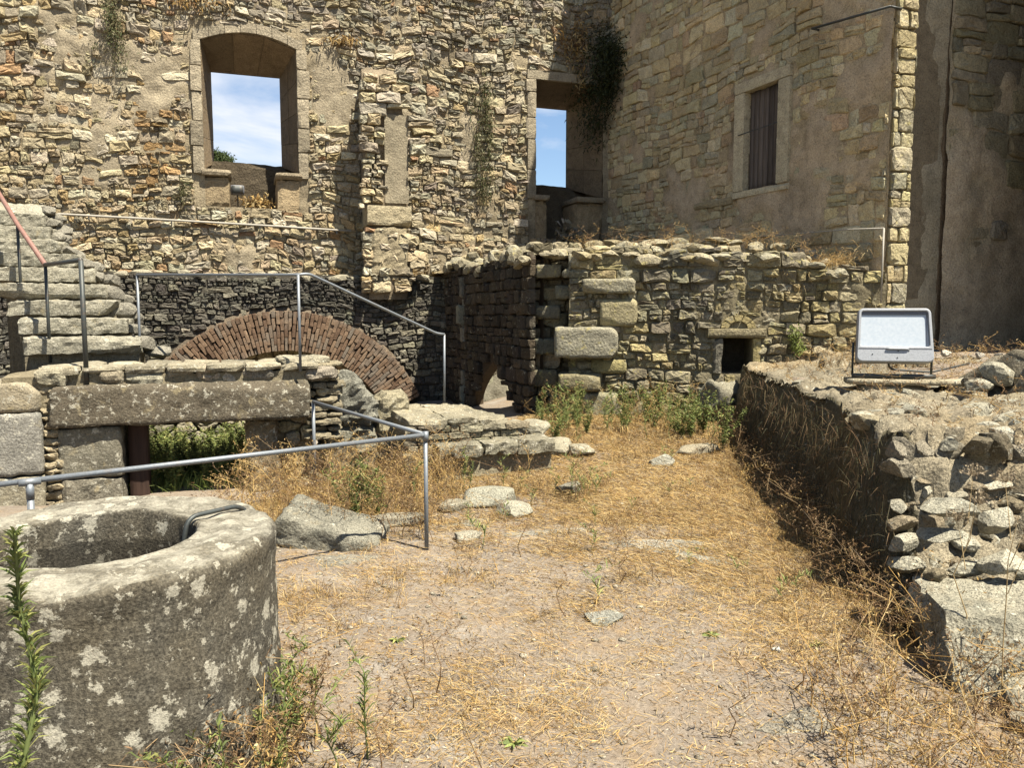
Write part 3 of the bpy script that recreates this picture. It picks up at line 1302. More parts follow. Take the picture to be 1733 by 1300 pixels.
        block('niche_floor', BW.pt(l, b - .12, -T + .2), BW.u, BW.n, ZUP, (r - l, T - .18, .12), M_mortar, w, A3(.3, .25, .17), seed=18, res=.1)

    # ---- torn stub of a cross wall
    sl_, _ = BW.uv(622, 300, 0.72)
    sr_, _ = BW.uv(694, 300, 0.72)
    zb, zt = BW.uv(650, 470, .72)[1], BW.uv(650, 95, .72)[1]
    SF = BW.shift(0.70)
    bl = Acc()
    # profile: depth and width vary with height (broken)
    zs = np.linspace(zb - 0.4, zt, 34)
    rg = np.random.RandomState(4)
    V, F = [], []
    for k, z in enumerate(zs):
        tt = (z - zb) / (zt - zb)
        d = 0.66 * (1 - sstep(0.84, 1.02, tt)) * (0.92 + 0.2 * fbm2(np.array([z * 2.0]), np.array([0.3]), 3, 6)[0])
        xl = sl_ + 0.05 * fbm2(np.array([z * 3.0]), np.array([4.3]), 3, 9)[0]
        xr = sr_ - 0.12 * sstep(0.5, 1.0, tt) + 0.05 * fbm2(np.array([z * 3.0]), np.array([9.3]), 3, 12)[0]
        for (uu, dd) in ((xl, -0.02), (xl + .0, d * .55), (xl + .03, d), ((xl + xr) / 2, d + .02), (xr - .04, d), (xr, d * .5), (xr + .03, -0.02)):
            V.append(BW.pt(uu, z, dd))
    m = 7
    for k in range(len(zs) - 1):
        for i in range(m - 1):
            F.append((k * m + i, k * m + i + 1, (k + 1) * m + i + 1, (k + 1) * m + i))
    stub = mk('wall_stub', np.array(V), F, M_mortar, t, (.27, .215, .15))
    stub['label'] = 'torn end of a broken cross wall'
    cells = warp(coursed_cells(sl_ - .02, sr_ + .02, zb - .3, zt - .35, .14, 1.5, 52, hv=.5, skew=.26, split=.3), 53, .05)
    cs_z = (BW.uv(655, 382, .72)[1], BW.uv(655, 347, .72)[1])
    cut_stone = (sl_ - .05, sr_ + .05, cs_z[0], cs_z[1])

    def plast2(U, V):
        a = SF.uv(670, 240)
        return sstep(.3, .6, np.exp(-((U - a[0]) / .28) ** 2) * ((V > zb + .9) & (V < zt - .9)) + .4 * fbm2(U * 3, V * 3, 3, 3))
    lay_stones(stub, BW.shift(0.64), cells, M_stone, colfn, (0.05, 0.10), 0.012, 8, [cut_stone], None, plast2, nind=120)
    block('cut_stone', SF.pt(sl_ - .02, cs_z[0], -.6), BW.u, BW.n, ZUP, (sr_ - sl_ + .04, .65, cs_z[1] - cs_z[0] - .01), M_stone, stub, A3(.5, .42, .28), seed=3, res=.05, rnd_=.02, amp=.008)
    block('cut_stone', SF.pt(sl_ + .04, zb + .05, -.6), BW.u, BW.n, ZUP, (sr_ - sl_ - .1, .63, cs_z[0] - zb - .08), M_mortar, stub, A3(.36, .3, .2), seed=5, res=.06, rnd_=.03, amp=.02)
    # smooth plaster face between the stones of the stub
    backing(stub, BW.shift(0.665), sl_ + .33, sr_ - .02, cs_z[1] + .05, zt - 1.0, .05, M_mortar, (.33, .28, .2), (.33, .28, .2), 14, name='plaster_face', amp=.02)
    return t


back_wall = build_back_wall()


# ---------------------------------------------------------------- right, shaded wall with the shuttered window
def build_right_wall():
    t = thing('shaded_castle_wall', 'tall shaded plastered stone wall with a shuttered wooden window', 'wall', RW.pt(0, 0))
    L = RW_END
    v0, v1 = 1.9, 9.0
    q = RW.uv
    il, ir = q(1265, 240)[0], q(1321, 240)[0]
    ib, it = q(1295, 317)[1], q(1295, 146)[1]
    ol, orr = q(1248, 240)[0], q(1341, 240)[0]
    ob, ot = q(1292, 329)[1], q(1296, 127)[1]
    H = (il, ir, ib, it)
    core(t, RW, -0.5, L - 0.02, v0, 9.0, -0.03, -0.9, [H], M_mortar, (.3, .24, .16), 'wall_core')
    # higher masonry above the picture: stepped ruin line
    acc = Acc()
    steps = [(-.5, .5, 9.2), (.5, 1.2, 10.0), (1.2, 2.0, 11.4), (2.0, 3.2, 12.6), (3.2, L - .03, 12.3)]
    for (a, b, h) in steps:
        c = []
        for D in (-.04, -.89):
            for (x, z) in ((a, 8.9), (b, 8.9), (b, h), (a, h)):
                c.append(RW.pt(x, z, D))
        acc.add(np.array(c), [(0, 1, 2, 3), (7, 6, 5, 4), (0, 4, 5, 1), (1, 5, 6, 2), (2, 6, 7, 3), (3, 7, 4, 0)], (.3, .24, .16))
    acc.build('upper_masonry', M_mortar, t, smooth=False)

    def plaster(U, V):
        n = fbm2(U * 0.8 + 5, V * 0.8, 5, 61) * 0.8 + fbm2(U * 3, V * 3, 3, 62) * 0.3
        return sstep(-0.02, 0.22, n - 0.10)
    backing(t, RW, -0.3, L, v0, v1, 0.06, M_mortar, (.50, .395, .25), (.60, .475, .33), 63, [H], plaster, rise=0.03, base=.018, amp=.02)

    def colfn(u, v, rg):
        x, y, f = to_px(RW.pt(u, v))
        g = fbm2(np.array([u * .8]), np.array([v * .8]), 3, 17)[0]
        return pick(rg, [(1.2, A3(.68, .57, .34)), (1.0, A3(.62, .54, .37)), (1.2, A3(.63, .48, .27)), (max(.1, .8 + g), A3(.50, .49, .36)), (.3, A3(.55, .36, .22))])
    cells = warp(coursed_cells(-.3, L - 0.03, v0, v1, 0.19, 1.4, 71, hv=.4, skew=.2, split=.2), 72, .06)
    lay_stones(t, RW, cells, M_stone, colfn, (0.028, 0.055), 0.007, 73, [(ol, orr, ob, ot)], None, plaster, nind=300, plaster_cover=0.04, gone=.97, squared=1.0, lim=(-.3, L - .03))
    # window
    V, F = block_shape(ir - il + .04, .03, it - ib + .04, res=.3, rnd_=.005, amp=0, seed=0, chips=0)
    w = mk('window', frame_pts(RW.pt(il - .02, ib - .02, -.13), RW.u, RW.n, ZUP, V), F, M_wood, t)
    w['label'] = 'stone framed window closed by weathered boards'
    fc = A3(.72, .62, .43)
    block('lintel', RW.pt(ol, it, -.25), RW.u, RW.n, ZUP, (orr - ol, .34, ot - it), M_stone, w, fc, seed=1, res=.06, rnd_=.012, amp=.004, chips=2)
    block('sill', RW.pt(ol, ob, -.25), RW.u, RW.n, ZUP, (orr - ol, .345, ib - ob), M_stone, w, fc * .95, seed=2, res=.06, rnd_=.012, amp=.004, chips=2)
    block('jamb', RW.pt(ol, ib + .004, -.25), RW.u, RW.n, ZUP, (il - ol, .335, it - ib - .008), M_stone, w, fc * 1.03, seed=3, res=.06, rnd_=.012, amp=.004, chips=2)
    block('jamb', RW.pt(ir, ib + .004, -.25), RW.u, RW.n, ZUP, (orr - ir, .335, it - ib - .008), M_stone, w, fc * .98, seed=4, res=.06, rnd_=.012, amp=.004, chips=2)
    n = 7
    for k in range(n):
        a = il - .01 + (ir - il + .02) * k / n
        b = il - .01 + (ir - il + .02) * (k + 1) / n
        # nesting depth: plank is a child of shutter
        V, F = block_shape(b - a - .008, .035, it - ib + .02 - rnd.uniform(0, .03), res=.12, rnd_=.006, amp=.003, seed=k, chips=2)
        o = mk('plank', frame_pts(RW.pt(a, ib - .01, -.085 + rnd.uniform(0, .015)), RW.u, RW.n, ZUP, V), F, M_wood, w)
    # iron bar across the shutter
    z1 = (ib + it) / 2 + .12
    V, F = tube([RW.pt(il - .12, z1, .1), RW.pt(ir + .02, z1 + .02, .1)], .008, 6)
    mk('crossbar', V, F, M_iron, w)
    # a long cut stone course left of the sill
    a, b = q(1180, 350)[0], q(1244, 340)[0]
    block('string_stone', RW.pt(a, q(1210, 352)[1], -.1), RW.u, RW.n, ZUP, (b - a, .19, .13), M_stone, t, A3(.44, .36, .22), seed=9, res=.07)
    return t


right_wall = build_right_wall()


def iron_bar():
    P = [RW.pt(*RW.uv(1374, 48, .16), .16), RW.pt(*RW.uv(1440, 29, .16), .16), RW.pt(*RW.uv(1507, 10, .16), .16)]
    V, F = tube(P, .017, 8)
    t = thing('iron_bar', 'thin black iron bar fixed high on the shaded wall', 'bar', P[0])
    mk('bar', V, F, M_iron, t)
    for k in (0, 2):
        V, F = tube([P[k], P[k] - RW.n * .2], .014, 6)
        mk('bracket', V, F, M_iron, t)


iron_bar()


# ---------------------------------------------------------------- wall end and building at the far right
def build_far_right():
    t = thing('corner_tower_wall', 'shaded corner building at the right edge with one sunlit quoin strip', 'building', EW.pt(0, 0))
    q = EW.uv
    sw = 0.34
    z0, z1 = 0.4, 9.0
    core(t, EW, 0.0, sw, z0, 12.0, -.02, -1.2, [], M_mortar, (.36, .29, .19), 'wall_end')
    cells = coursed_cells(0.0, sw, z0, 7.0, 0.24, 1.1, 91, hv=.35, skew=.08, split=.15)
    colf = lambda u, v, rg: pick(rg, [(2, A3(.52, .44, .26)), (1, A3(.48, .38, .2)), (.8, A3(.4, .37, .3))])
    lay_stones(t, EW, [clip_poly(clip_poly(c, 1, 0, sw - .01), -1, 0, -0.004) for c in cells if len(clip_poly(clip_poly(c, 1, 0, sw - .01), -1, 0, -0.004)) > 2],
               M_stone_y, colf, (.02, .05), .008, 93, squared=1.0, tilt=.15, name='quoin')
    # side of the strip towards the shaded wall
    um = q(1598, 400)[0]
    re = -.14
    core(t, EW, sw, um + .02, z0, 11.5, re, -1.3, [], M_mortar, (.25, .2, .14), 'recess_core')
    pl = lambda U, V: sstep(-.3, .2, fbm2(U * 1.2 + 3, V * 1.2, 4, 66) + .15)
    backing(t, EW.shift(re), sw, um, z0, 7.5, .07, M_mortar, (.4, .34, .24), (.48, .41, .29), 96, (), pl, base=.02)
    uR = um + 2.4
    core(t, EW, um, uR, z0, 11.5, -.08, -1.3, [], M_mortar, (.27, .2, .13), 'wall_core')
    M = EW.shift(-.06)
    pl2 = lambda U, V: sstep(-.1, .25, fbm2(U * .8 + 9, V * .8, 4, 68) + .45 * sstep(4.1, 3.0, V) - .08)
    backing(t, M, um, uR, z0, 7.5, .06, M_mortar, (.50, .42, .28), (.64, .52, .37), 97, (), pl2, base=.0, rise=.05)
    cells = coursed_cells(um, uR, z0, 7.2, .3, 1.5, 98, hv=.35, skew=.15)
    colf2 = lambda u, v, rg: pick(rg, [(1, A3(.44, .37, .22)), (1, A3(.4, .34, .23)), (.7, A3(.33, .31, .23)), (.5, A3(.26, .23, .18))])
    lay_stones(t, M, cells, M_stone, colf2, (.03, .06), .008, 99, plaster=pl2, squared=1.0, gone=.85, lim=(um + .04, uR))
    # return wall, outside the picture, that keeps this corner in shade
    e = EW.pt(sw - .01, 0)
    s = A3(SDIR.x, SDIR.y, 0)
    s /= np.linalg.norm(s)
    p0 = e + s * 1.75
    back = EW.pt(um + 2.4, 0, -.5)
    dirv = back - p0
    ln = np.linalg.norm(dirv)
    fr = Frame(p0, dirv / ln)
    acc = Acc()
    c = []
    for D in (0, 1.2):
        for (x, z) in ((0, -.3), (ln, -.3), (ln, 13.0), (0, 13.0)):
            c.append(fr.pt(x, z, D))
    nn = fr.n
    acc.add(np.array(c), [(0, 1, 2, 3), (7, 6, 5, 4), (0, 4, 5, 1), (1, 5, 6, 2), (2, 6, 7, 3), (3, 7, 4, 0)], (.33, .27, .18))
    acc.build('return_wall', M_mortar, t, smooth=False)
    return t


build_far_right()


# ---------------------------------------------------------------- rubble block with niche: front face, cross face, terrace
def pointed_arch(u0, u1, v0, vs, vt, n=10):
    c = (u0 + u1) / 2
    P = [(u0, v0)]
    for k in range(n + 1):
        q = k / n
        P.append((u0 + (c - u0) * q ** 1.55, vs + (vt - vs) * q))
    for k in range(n - 1, -1, -1):
        q = k / n
        P.append((u1 - (u1 - c) * q ** 1.55, vs + (vt - vs) * q))
    P.append((u1, v0))
    return P


def build_mass():
    t = thing('ruined_terrace_wall', 'low sunlit ruined rubble wall with small niche and jagged top', 'wall', FW.pt(0, 0))
    q = FW.uv
    z0 = -.2
    top = MASS_TOP
    nl, nr = q(1221, 600)[0], q(1272, 600)[0]
    nb, nt_ = q(1245, 632)[1], q(1245, 571)[1]
    NH = (nl, nr, nb, nt_)
    # front core with niche pocket
    us_ = .74 * FW_L
    core(t, FW, 0.5, us_, z0, top - .12, -.03, -.85, [NH], M_mortar, (.26, .22, .14), 'wall_core')
    core(t, FW, us_ + .002, FW_L - .02, z0, top - .40, -.03, -.85, [], M_mortar, (.26, .22, .14), 'wall_core')
    core(t, FW, 0.02, .52, z0, top - .16, -.42, -.84, [], M_mortar, (.2, .16, .1), 'broken_core')  # recessed corner, core and stones coloured darker for its shade
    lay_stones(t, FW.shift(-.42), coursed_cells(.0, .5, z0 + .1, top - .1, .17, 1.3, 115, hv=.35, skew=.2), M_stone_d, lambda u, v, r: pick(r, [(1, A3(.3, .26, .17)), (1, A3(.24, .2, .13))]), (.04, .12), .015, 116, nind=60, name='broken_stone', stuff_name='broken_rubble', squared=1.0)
    acc = Acc()
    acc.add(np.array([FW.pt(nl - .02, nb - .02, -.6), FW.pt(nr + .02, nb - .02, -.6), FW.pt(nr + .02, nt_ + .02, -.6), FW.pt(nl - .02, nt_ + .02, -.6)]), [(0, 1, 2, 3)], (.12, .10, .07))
    nz = acc.build('niche', M_mortar, t, smooth=False)
    backing(t, FW, 0.5, FW_L, z0, top - .05, .05, M_mortar, (.26, .22, .14), (.3, .25, .16), 101, [NH], None, amp=.035, base=.02, drop_fn=lambda U, V: V > top - .13 - .25 * sstep(.6, .95, U / FW_L))

    def colfn(u, v, rg):
        g = fbm2(np.array([u * .9]), np.array([v * .9]), 3, 33)[0]
        yel = max(.2, 1.0 + 1.6 * g)
        return pick(rg, [(yel * 1.2, A3(.40, .32, .155)), (.8, A3(.33, .29, .20)), (max(.1, .9 - g), A3(.21, .185, .14)), (.5, A3(.44, .39, .28)), (max(0, .6 - 2 * g), A3(.11, .10, .085))])
    ll, lr = q(1196, 565)[0], q(1294, 565)[0]
    lb, lt = q(1245, 572)[1], q(1245, 556)[1]
    av = q(1248, 536)[1]
    ex = [(ll, lr, lb, lt), NH, (q(1222, 550)[0], q(1274, 550)[0], lt, av)]
    corner_z = q(1000, 600)[1]
    cells = warp(coursed_cells(.5, FW_L - .05, z0 + .1, top - .02, .155, 1.3, 111, hv=.48, skew=.24, split=.3), 112, .06)
    topf = lambda u: top - .05 - .25 * sstep(.6, .95, u / FW_L) + .1 * fbm2(np.array([u * 1.5]), np.array([.2]), 3, 2)[0]
    lay_stones(t, FW, cells, M_stone_y, colfn, (.03, .085), .012, 113, ex, keep=lambda u, v: v < topf(u) and u > .48, nind=300, squared=1.0, tilt=.3, lim=(.48, FW_L - .03))
    # niche dressings
    block('lintel', FW.pt(ll, lb, -.2), FW.u, FW.n, ZUP, (lr - ll, .33, lt - lb), M_stone_y, nz, A3(.32, .27, .17), seed=4, res=.05, rnd_=.015, amp=.006)
    block('jamb', FW.pt(nl - .13, nb, -.3), FW.u, FW.n, ZUP, (.13, .39, lb - nb - .006), M_stone_d, nz, A3(.2, .18, .14), seed=5, res=.05, rnd_=.015)
    block('jamb', FW.pt(nr, nb, -.3), FW.u, FW.n, ZUP, (.11, .39, lb - nb - .006), M_stone_y, nz, A3(.4, .33, .16), seed=6, res=.05, rnd_=.015)
    # relieving arch over the lintel
    cu, rad = (q(1222, 550)[0] + q(1274, 550)[0]) / 2, (q(1274, 550)[0] - q(1222, 550)[0]) / 2
    hgt = av - lt
    k = 5
    for i in range(k):
        a0, a1 = math.pi * (i + .06) / k, math.pi * (i + .94) / k
        V = []
        for a in (a0, (a0 + a1) / 2, a1):
            for rr in (.62, 1.12):
                for D in (.09, -.1):
                    V.append(FW.pt(cu - math.cos(a) * rad * rr, lt + .004 + math.sin(a) * hgt * rr, D))
        F = []
        for s in (0, 1):
            p = s * 4
            F += [(p, p + 4, p + 6, p + 2), (p, p + 1, p + 5, p + 4), (p + 2, p + 6, p + 7, p + 3)]
        F += [(0, 2, 3, 1), (8, 9, 11, 10)]
        mk('arch_stone', V, F, M_stone_y, nz, A3(.42, .34, .17) * rnd.uniform(.9, 1.1), smooth=False)
    block('arch_infill', FW.pt(cu - rad * .6, lt + .003, -.15), FW.u, FW.n, ZUP, (rad * 1.2, .17, hgt * .55), M_stone_y, nz, A3(.44, .33, .17), seed=8, res=.05, rnd_=.05)
    # big squared blocks of the broken corner
    for (x0, x1, y0, y1, pr, bk, col) in (
            (985, 1075, 497, 470, .16, .5, (.40, .36, .26)), (1015, 1078, 552, 505, .12, .5, (.42, .36, .22)),
            (962, 1010, 552, 520, -.1, .5, (.38, .34, .22)), (940, 984, 505, 482, -.12, .4, (.36, .34, .25)),
            (938, 1046, 606, 553, .30, .7, (.36, .33, .25)), (1000, 1060, 632, 607, .1, .4, (.42, .36, .18)),
            (945, 1016, 662, 632, .26, .6, (.42, .36, .22)), (985, 1045, 708, 664, .16, .5, (.38, .35, .24)),
            (905, 948, 540, 516, -.18, .3, (.22, .2, .15)), (905, 940, 600, 572, -.2, .3, (.26, .25, .19)),
            (905, 950, 470, 446, -.1, .4, (.3, .27, .19)), (950, 1000, 470, 452, .02, .5, (.4, .37, .28)),
            (900, 945, 655, 625, -.2, .3, (.24, .21, .14)), (930, 985, 700, 668, -.02, .4, (.3, .27, .17))):
        a, va = FW.uv(x0, y0, pr)
        b, _ = FW.uv(x1, y0, pr)
        _, vb = FW.uv(x0, y1, pr)
        block('corner_block', FW.pt(a, va, pr - bk), FW.u, FW.n, ZUP, (b - a, bk, vb - va - .01), M_stone_y, t, np.array(col) * .82, seed=rnd.randint(0, 999), res=.045, rnd_=.016, amp=.010, chips=9, smooth=True)
    # jagged crest of loose stones
    rg = random.Random(12)
    pool = [rock_mesh('crest', 200 + k, 2, M_stone_y, ((.38, .33, .23), (.42, .38, .28), (.30, .26, .18), (.36, .30, .19))[k % 4], cuts=12, boxy=.65, amp=.10) for k in range(12)]
    u = -.1
    while u < FW_L - .1:
        for row in range(4):
            w = rg.uniform(.07, .22) * (1.3 if rg.random() < .2 else 1)
            hgt = rg.uniform(.04, .10)
            zc = top - .14 + row * .06 + rg.uniform(-.06, .05) - .28 * float(sstep(.62, .93, (u / FW_L)))
            if .50 < u / FW_L < .63 and row == 2:
                zc += .07
            D = -.02 - row * .22 + rg.uniform(-.05, .08)
            rock_obj('crest_stone', FW.pt(u + rg.uniform(-.1, .1), zc, D), (w, rg.uniform(.12, .2), hgt),
                     (rg.uniform(-.2, .2), rg.uniform(-.2, .2), rg.uniform(0, 6.28)), rg.choice(pool), t)
        u += rg.uniform(.16, .28)

    # ------- cross wall face, stones and core darkened for its own deep shade and soot
    t2 = thing('ruined_cross_wall', 'deeply shaded cross wall with a small pointed arch opening', 'wall', CW.pt(0, 0))
    a0 = CW.uv(800, 697)[0]
    a1 = CW.uv(872, 697)[0]
    avt = CW.uv(836, 612)[1]
    avb = CW.uv(836, 700)[1]
    outline = pointed_arch(a0, a1, avb - .5, avb + (avt - avb) * .12, avt)
    # face with the arch cut out: outer ring triangulated as strip columns
    nA = len(outline)
    wl_, wr_ = -.1, CW_L - .12
    acc = Acc()
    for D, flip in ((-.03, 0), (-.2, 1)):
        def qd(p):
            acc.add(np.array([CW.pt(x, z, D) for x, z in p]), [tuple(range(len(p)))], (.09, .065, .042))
        ztop = top - .1
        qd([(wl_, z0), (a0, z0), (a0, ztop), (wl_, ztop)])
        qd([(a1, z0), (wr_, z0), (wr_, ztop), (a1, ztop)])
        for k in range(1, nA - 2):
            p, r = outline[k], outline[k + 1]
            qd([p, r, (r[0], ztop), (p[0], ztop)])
    for k in range(nA - 1):
        p, r = outline[k], outline[k + 1]
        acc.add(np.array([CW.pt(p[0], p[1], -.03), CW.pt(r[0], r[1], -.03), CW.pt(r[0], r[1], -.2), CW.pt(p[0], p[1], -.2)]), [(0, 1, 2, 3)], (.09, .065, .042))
    acc.add(np.array([CW.pt(wl_, top - .1, -.03), CW.pt(wr_, top - .1, -.03), CW.pt(wr_, top - .1, -.5), CW.pt(wl_, top - .1, -.5)]), [(0, 1, 2, 3)], (.3, .25, .16))
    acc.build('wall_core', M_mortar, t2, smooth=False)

    def inside_arch(u, v):
        if u < a0 - .03 or u > a1 + .03 or v > avt + .06:
            return False
        c = (a0 + a1) / 2
        hw = (a1 - a0) / 2 + .05
        return abs(u - c) < hw * (1 - max(0, min(1, (v - avb) / (avt + .1 - avb))) ** 1.4) + .04 if v > avb else True
    cells = coursed_cells(-.05, CW_L - .1, z0 + .1, top, .17, 1.5, 131, hv=.35, skew=.15)
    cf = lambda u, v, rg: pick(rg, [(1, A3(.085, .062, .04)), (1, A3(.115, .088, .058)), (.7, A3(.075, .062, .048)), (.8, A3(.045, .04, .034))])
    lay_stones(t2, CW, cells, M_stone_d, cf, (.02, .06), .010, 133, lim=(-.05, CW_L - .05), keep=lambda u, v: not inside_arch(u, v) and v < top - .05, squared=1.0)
    u = .05
    while u < CW_L - .2:
        for row in range(2):
            rock_obj('crest_stone', CW.pt(u + rg.uniform(-.1, .1), top - .1 + row * .06 + rg.uniform(-.06, .06) + .10 * math.sin(u * 2.4), -.05 - row * .3),
                     (rg.uniform(.1, .22), rg.uniform(.12, .22), rg.uniform(.07, .15)), (rg.uniform(-.2, .2), rg.uniform(-.2, .2), rg.uniform(0, 6.28)), rg.choice(pool), t2)
        u += rg.uniform(.2, .32)
    # sunlit wall behind the arch, in an unseen court opened to let sun in
    IWF = Frame(A3(-.95, 14.1, 0), BW.u)
    pl = lambda U, V: sstep(-.4, .1, fbm2(U, V, 3, 7))
    backing(t2, IWF, .32, 2.6, -.3, top - .4, .06, M_mortar, (.22, .20, .15), (.27, .25, .2), 137, (), pl, amp=.03, name='inner_wall')
    cells = rubble_cells(.34, 2.5, -.3, top - .4, .2, 1.7, 139)
    lay_stones(t2, IWF, cells, M_stone, lambda u, v, r: pick(r, [(1, A3(.28, .26, .2)), (1, A3(.32, .3, .23))]), (.02, .05), .01, 141, nind=60)

    # ------- terrace earth behind the walls
    acc = Acc()
    zt = top - .16
    pA = FW.pt(1.15, zt, -.8)
    pB = FW.pt(FW_L, zt - .28, -.8)
    pC = BW.pt(uc, zt, 0)
    pD = IWF.pt(.1, zt, -.02)
    pE = IWF.pt(2.35, zt, -.02)
    pF = BW.pt(uF - .3, zt, .0)
    acc.add(np.array([pA, pB, pC, pE]), [(0, 1, 2, 3)], (.3, .24, .15))
    acc.add(np.array([pD, pE, pC, pF]), [(0, 1, 2, 3)], (.3, .24, .15))
    acc.add(np.array([pA, pE, pE - A3(0, 0, 3), pA - A3(0, 0, 3)]), [(0, 1, 2, 3)], (.3, .26, .18))
    o = acc.build('terrace', M_ground, None, smooth=False)
    props(o, 'raised earth terrace behind the ruined front wall', kind='structure')


build_mass()


# ---------------------------------------------------------------- wall with the brick arch
def build_arch_wall():
    t = thing('arch_wall', 'dark weathered rubble wall with a wide segmental brick arch', 'wall', AW.pt(0, 0))
    u0 = AW.uv(-150, 500)[0]
    u1 = uF + .1
    z0, z1 = -.5, AW.uv(400, 468)[1]
    p = [np.array(AW.uv(*x)) for x in ((288, 605), (480, 526), (697, 650))]
    ax, ay = p[0]; bx, by = p[1]; cx, cy = p[2]
    d = 2 * (ax * (by - cy) + bx * (cy - ay) + cx * (ay - by))
    ox = ((ax ** 2 + ay ** 2) * (by - cy) + (bx ** 2 + by ** 2) * (cy - ay) + (cx ** 2 + cy ** 2) * (ay - by)) / d
    oy = ((ax ** 2 + ay ** 2) * (cx - bx) + (bx ** 2 + by ** 2) * (ax - cx) + (cx ** 2 + cy ** 2) * (bx - ax)) / d
    Ro = math.hypot(ax - ox, ay - oy)
    th = AW.uv(480, 527)[1] - AW.uv(480, 594)[1]
    Ri = Ro - th
    rad = lambda U, V: np.hypot(U - ox, V - oy)
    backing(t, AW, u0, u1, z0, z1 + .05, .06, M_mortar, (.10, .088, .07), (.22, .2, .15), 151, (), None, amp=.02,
            drop_fn=lambda U, V: (rad(U, V) < Ri + th * .5))

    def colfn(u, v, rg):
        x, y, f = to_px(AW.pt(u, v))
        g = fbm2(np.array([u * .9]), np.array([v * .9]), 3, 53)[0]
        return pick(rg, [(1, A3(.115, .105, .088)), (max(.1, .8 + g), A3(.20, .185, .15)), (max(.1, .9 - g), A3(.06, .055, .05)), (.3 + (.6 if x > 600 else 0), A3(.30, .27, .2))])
    cells = warp(coursed_cells(u0, u1, z0, z1 + .1, .09, 1.5, 153, hv=.6, skew=.34, split=.22, big=.12), 154, .09)
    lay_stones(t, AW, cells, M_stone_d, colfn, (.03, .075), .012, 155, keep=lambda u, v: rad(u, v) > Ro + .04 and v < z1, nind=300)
    # the ring: three rows of thin bricks laid on edge
    rows = 3
    bh = th / rows
    a_start = math.atan2(p[0][1] - oy - .35, p[0][0] - ox - .25)
    a_end = math.atan2(p[2][1] - oy - .25, p[2][0] - ox + .1)
    # mortar bed behind the bricks (curved slab, also the soffit)
    V, F = [], []
    n = 48
    for k in range(n + 1):
        a = a_start + (a_end - a_start) * k / n
        for rr, D in ((Ro + .05, .03), (Ri + .012, .03), (Ri + .012, -.6), (Ro + .05, -.6)):
            V.append(AW.pt(ox + math.cos(a) * rr, oy + math.sin(a) * rr, D))
    for k in range(n):
        for i in range(4):
            j = (i + 1) % 4
            F.append((k * 4 + i, k * 4 + j, (k + 1) * 4 + j, (k + 1) * 4 + i))
    arch = mk('brick_arch', V, F, M_mortar, t, (.16, .125, .09))
    arch['label'] = 'segmental arch ring of thin reddish brown bricks'
    step = .064 / (Ri + bh)
    nk = int((a_start - a_end) / step)
    rg = random.Random(3)
    cache = {}
    for k in range(nk):
        for (r0, r1) in (((0, 1), (1, 2), (2, 3)) if k % 2 else ((0, .5), (.5, 1.5), (1.5, 2.5), (2.5, 3))):
            rin = Ri + r0 * bh
            var = rg.randint(0, 1)
            if (r0, r1, var) not in cache:
                w = step * (Ri + (r0 + r1) / 2 * bh) * .86
                V, F = block_shape(w, .22, (r1 - r0) * bh - .010, res=.07, rnd_=.005, amp=.006, seed=int(r0 * 10) + var * 50, chips=4)
                cache[(r0, r1, var)] = make_mesh('brick', V - A3(w / 2, .22, 0), F, M_brick, smooth=False)
            a = a_start - (k + .5 + rg.uniform(-.07, .07)) * step + rg.uniform(-.003, .003)
            rad_dir = AW.u * math.cos(a) + ZUP * math.sin(a)
            tan = AW.u * math.sin(a) - ZUP * math.cos(a)
            pos = AW.pt(ox + math.cos(a) * (rin + .006), oy + math.sin(a) * (rin + .006), 0.055 + rg.uniform(-.022, .014))
            M = Matrix(((tan[0], AW.n[0], rad_dir[0]), (tan[1], AW.n[1], rad_dir[1]), (tan[2], AW.n[2], rad_dir[2])))
            o = bpy.data.objects.new('brick', cache[(r0, r1, var)])
            COL.objects.link(o)
            o.parent = arch
            o.location = tuple(pos - np.array(parent_origin(arch)))
            o.rotation_euler = M.to_euler()
    # blocked infill under the arch
    IF = AW.shift(-.38)
    ua, ub = ox - Ri * .9, ox + Ri * .9
    backing(t, IF, ua, ub, z0, oy + Ri + .1, .07, M_mortar, (.24, .19, .12), (.3, .25, .16), 157, (), None, amp=.03, name='infill_mortar')
    cells = rubble_cells(ua, ub, z0, oy + Ri, .16, 1.6, 159)
    lay_stones(t, IF, cells, M_stone_y, lambda u, v, r: pick(r, [(1, A3(.46, .38, .22)), (1, A3(.4, .33, .22)), (.5, A3(.3, .26, .18))]), (.04, .09), .012, 161,
               keep=lambda u, v: rad(u, v) < Ri + .05, nind=120)
    core(t, AW, u0 - 6.0, u0 + .05, z0, z1, -.03, -.45, [], M_mortar, (.14, .12, .095), 'wall_core')
    # ledge on top: earth with stones
    V = [AW.pt(u0, z1 - .06, .02), AW.pt(u1, z1 - .06, .02), AW.pt(u1, z1 + .02, -.46), AW.pt(u0, z1 + .02, -.46)]
    mk('ledge_earth', V, [(0, 1, 2, 3)], M_mortar, t, (.3, .24, .15))
    pool = [rock_mesh('ledge', 240 + k, 2, M_stone, (.40, .36, .27), cuts=8, boxy=.6, amp=.08) for k in range(6)]
    u = AW.uv(170, 460)[0]
    while u < u1 - .1:
        rock_obj('ledge_stone', AW.pt(u, z1 - .02 + rg.uniform(-.04, .05), rg.uniform(-.2, -.02)), (rg.uniform(.1, .26), rg.uniform(.1, .18), rg.uniform(.05, .11)),
                 (rg.uniform(-.15, .15), rg.uniform(-.15, .15), ang + rg.uniform(-.3, .3)), rg.choice(pool), t)
        u += rg.uniform(.18, .4)


build_arch_wall()


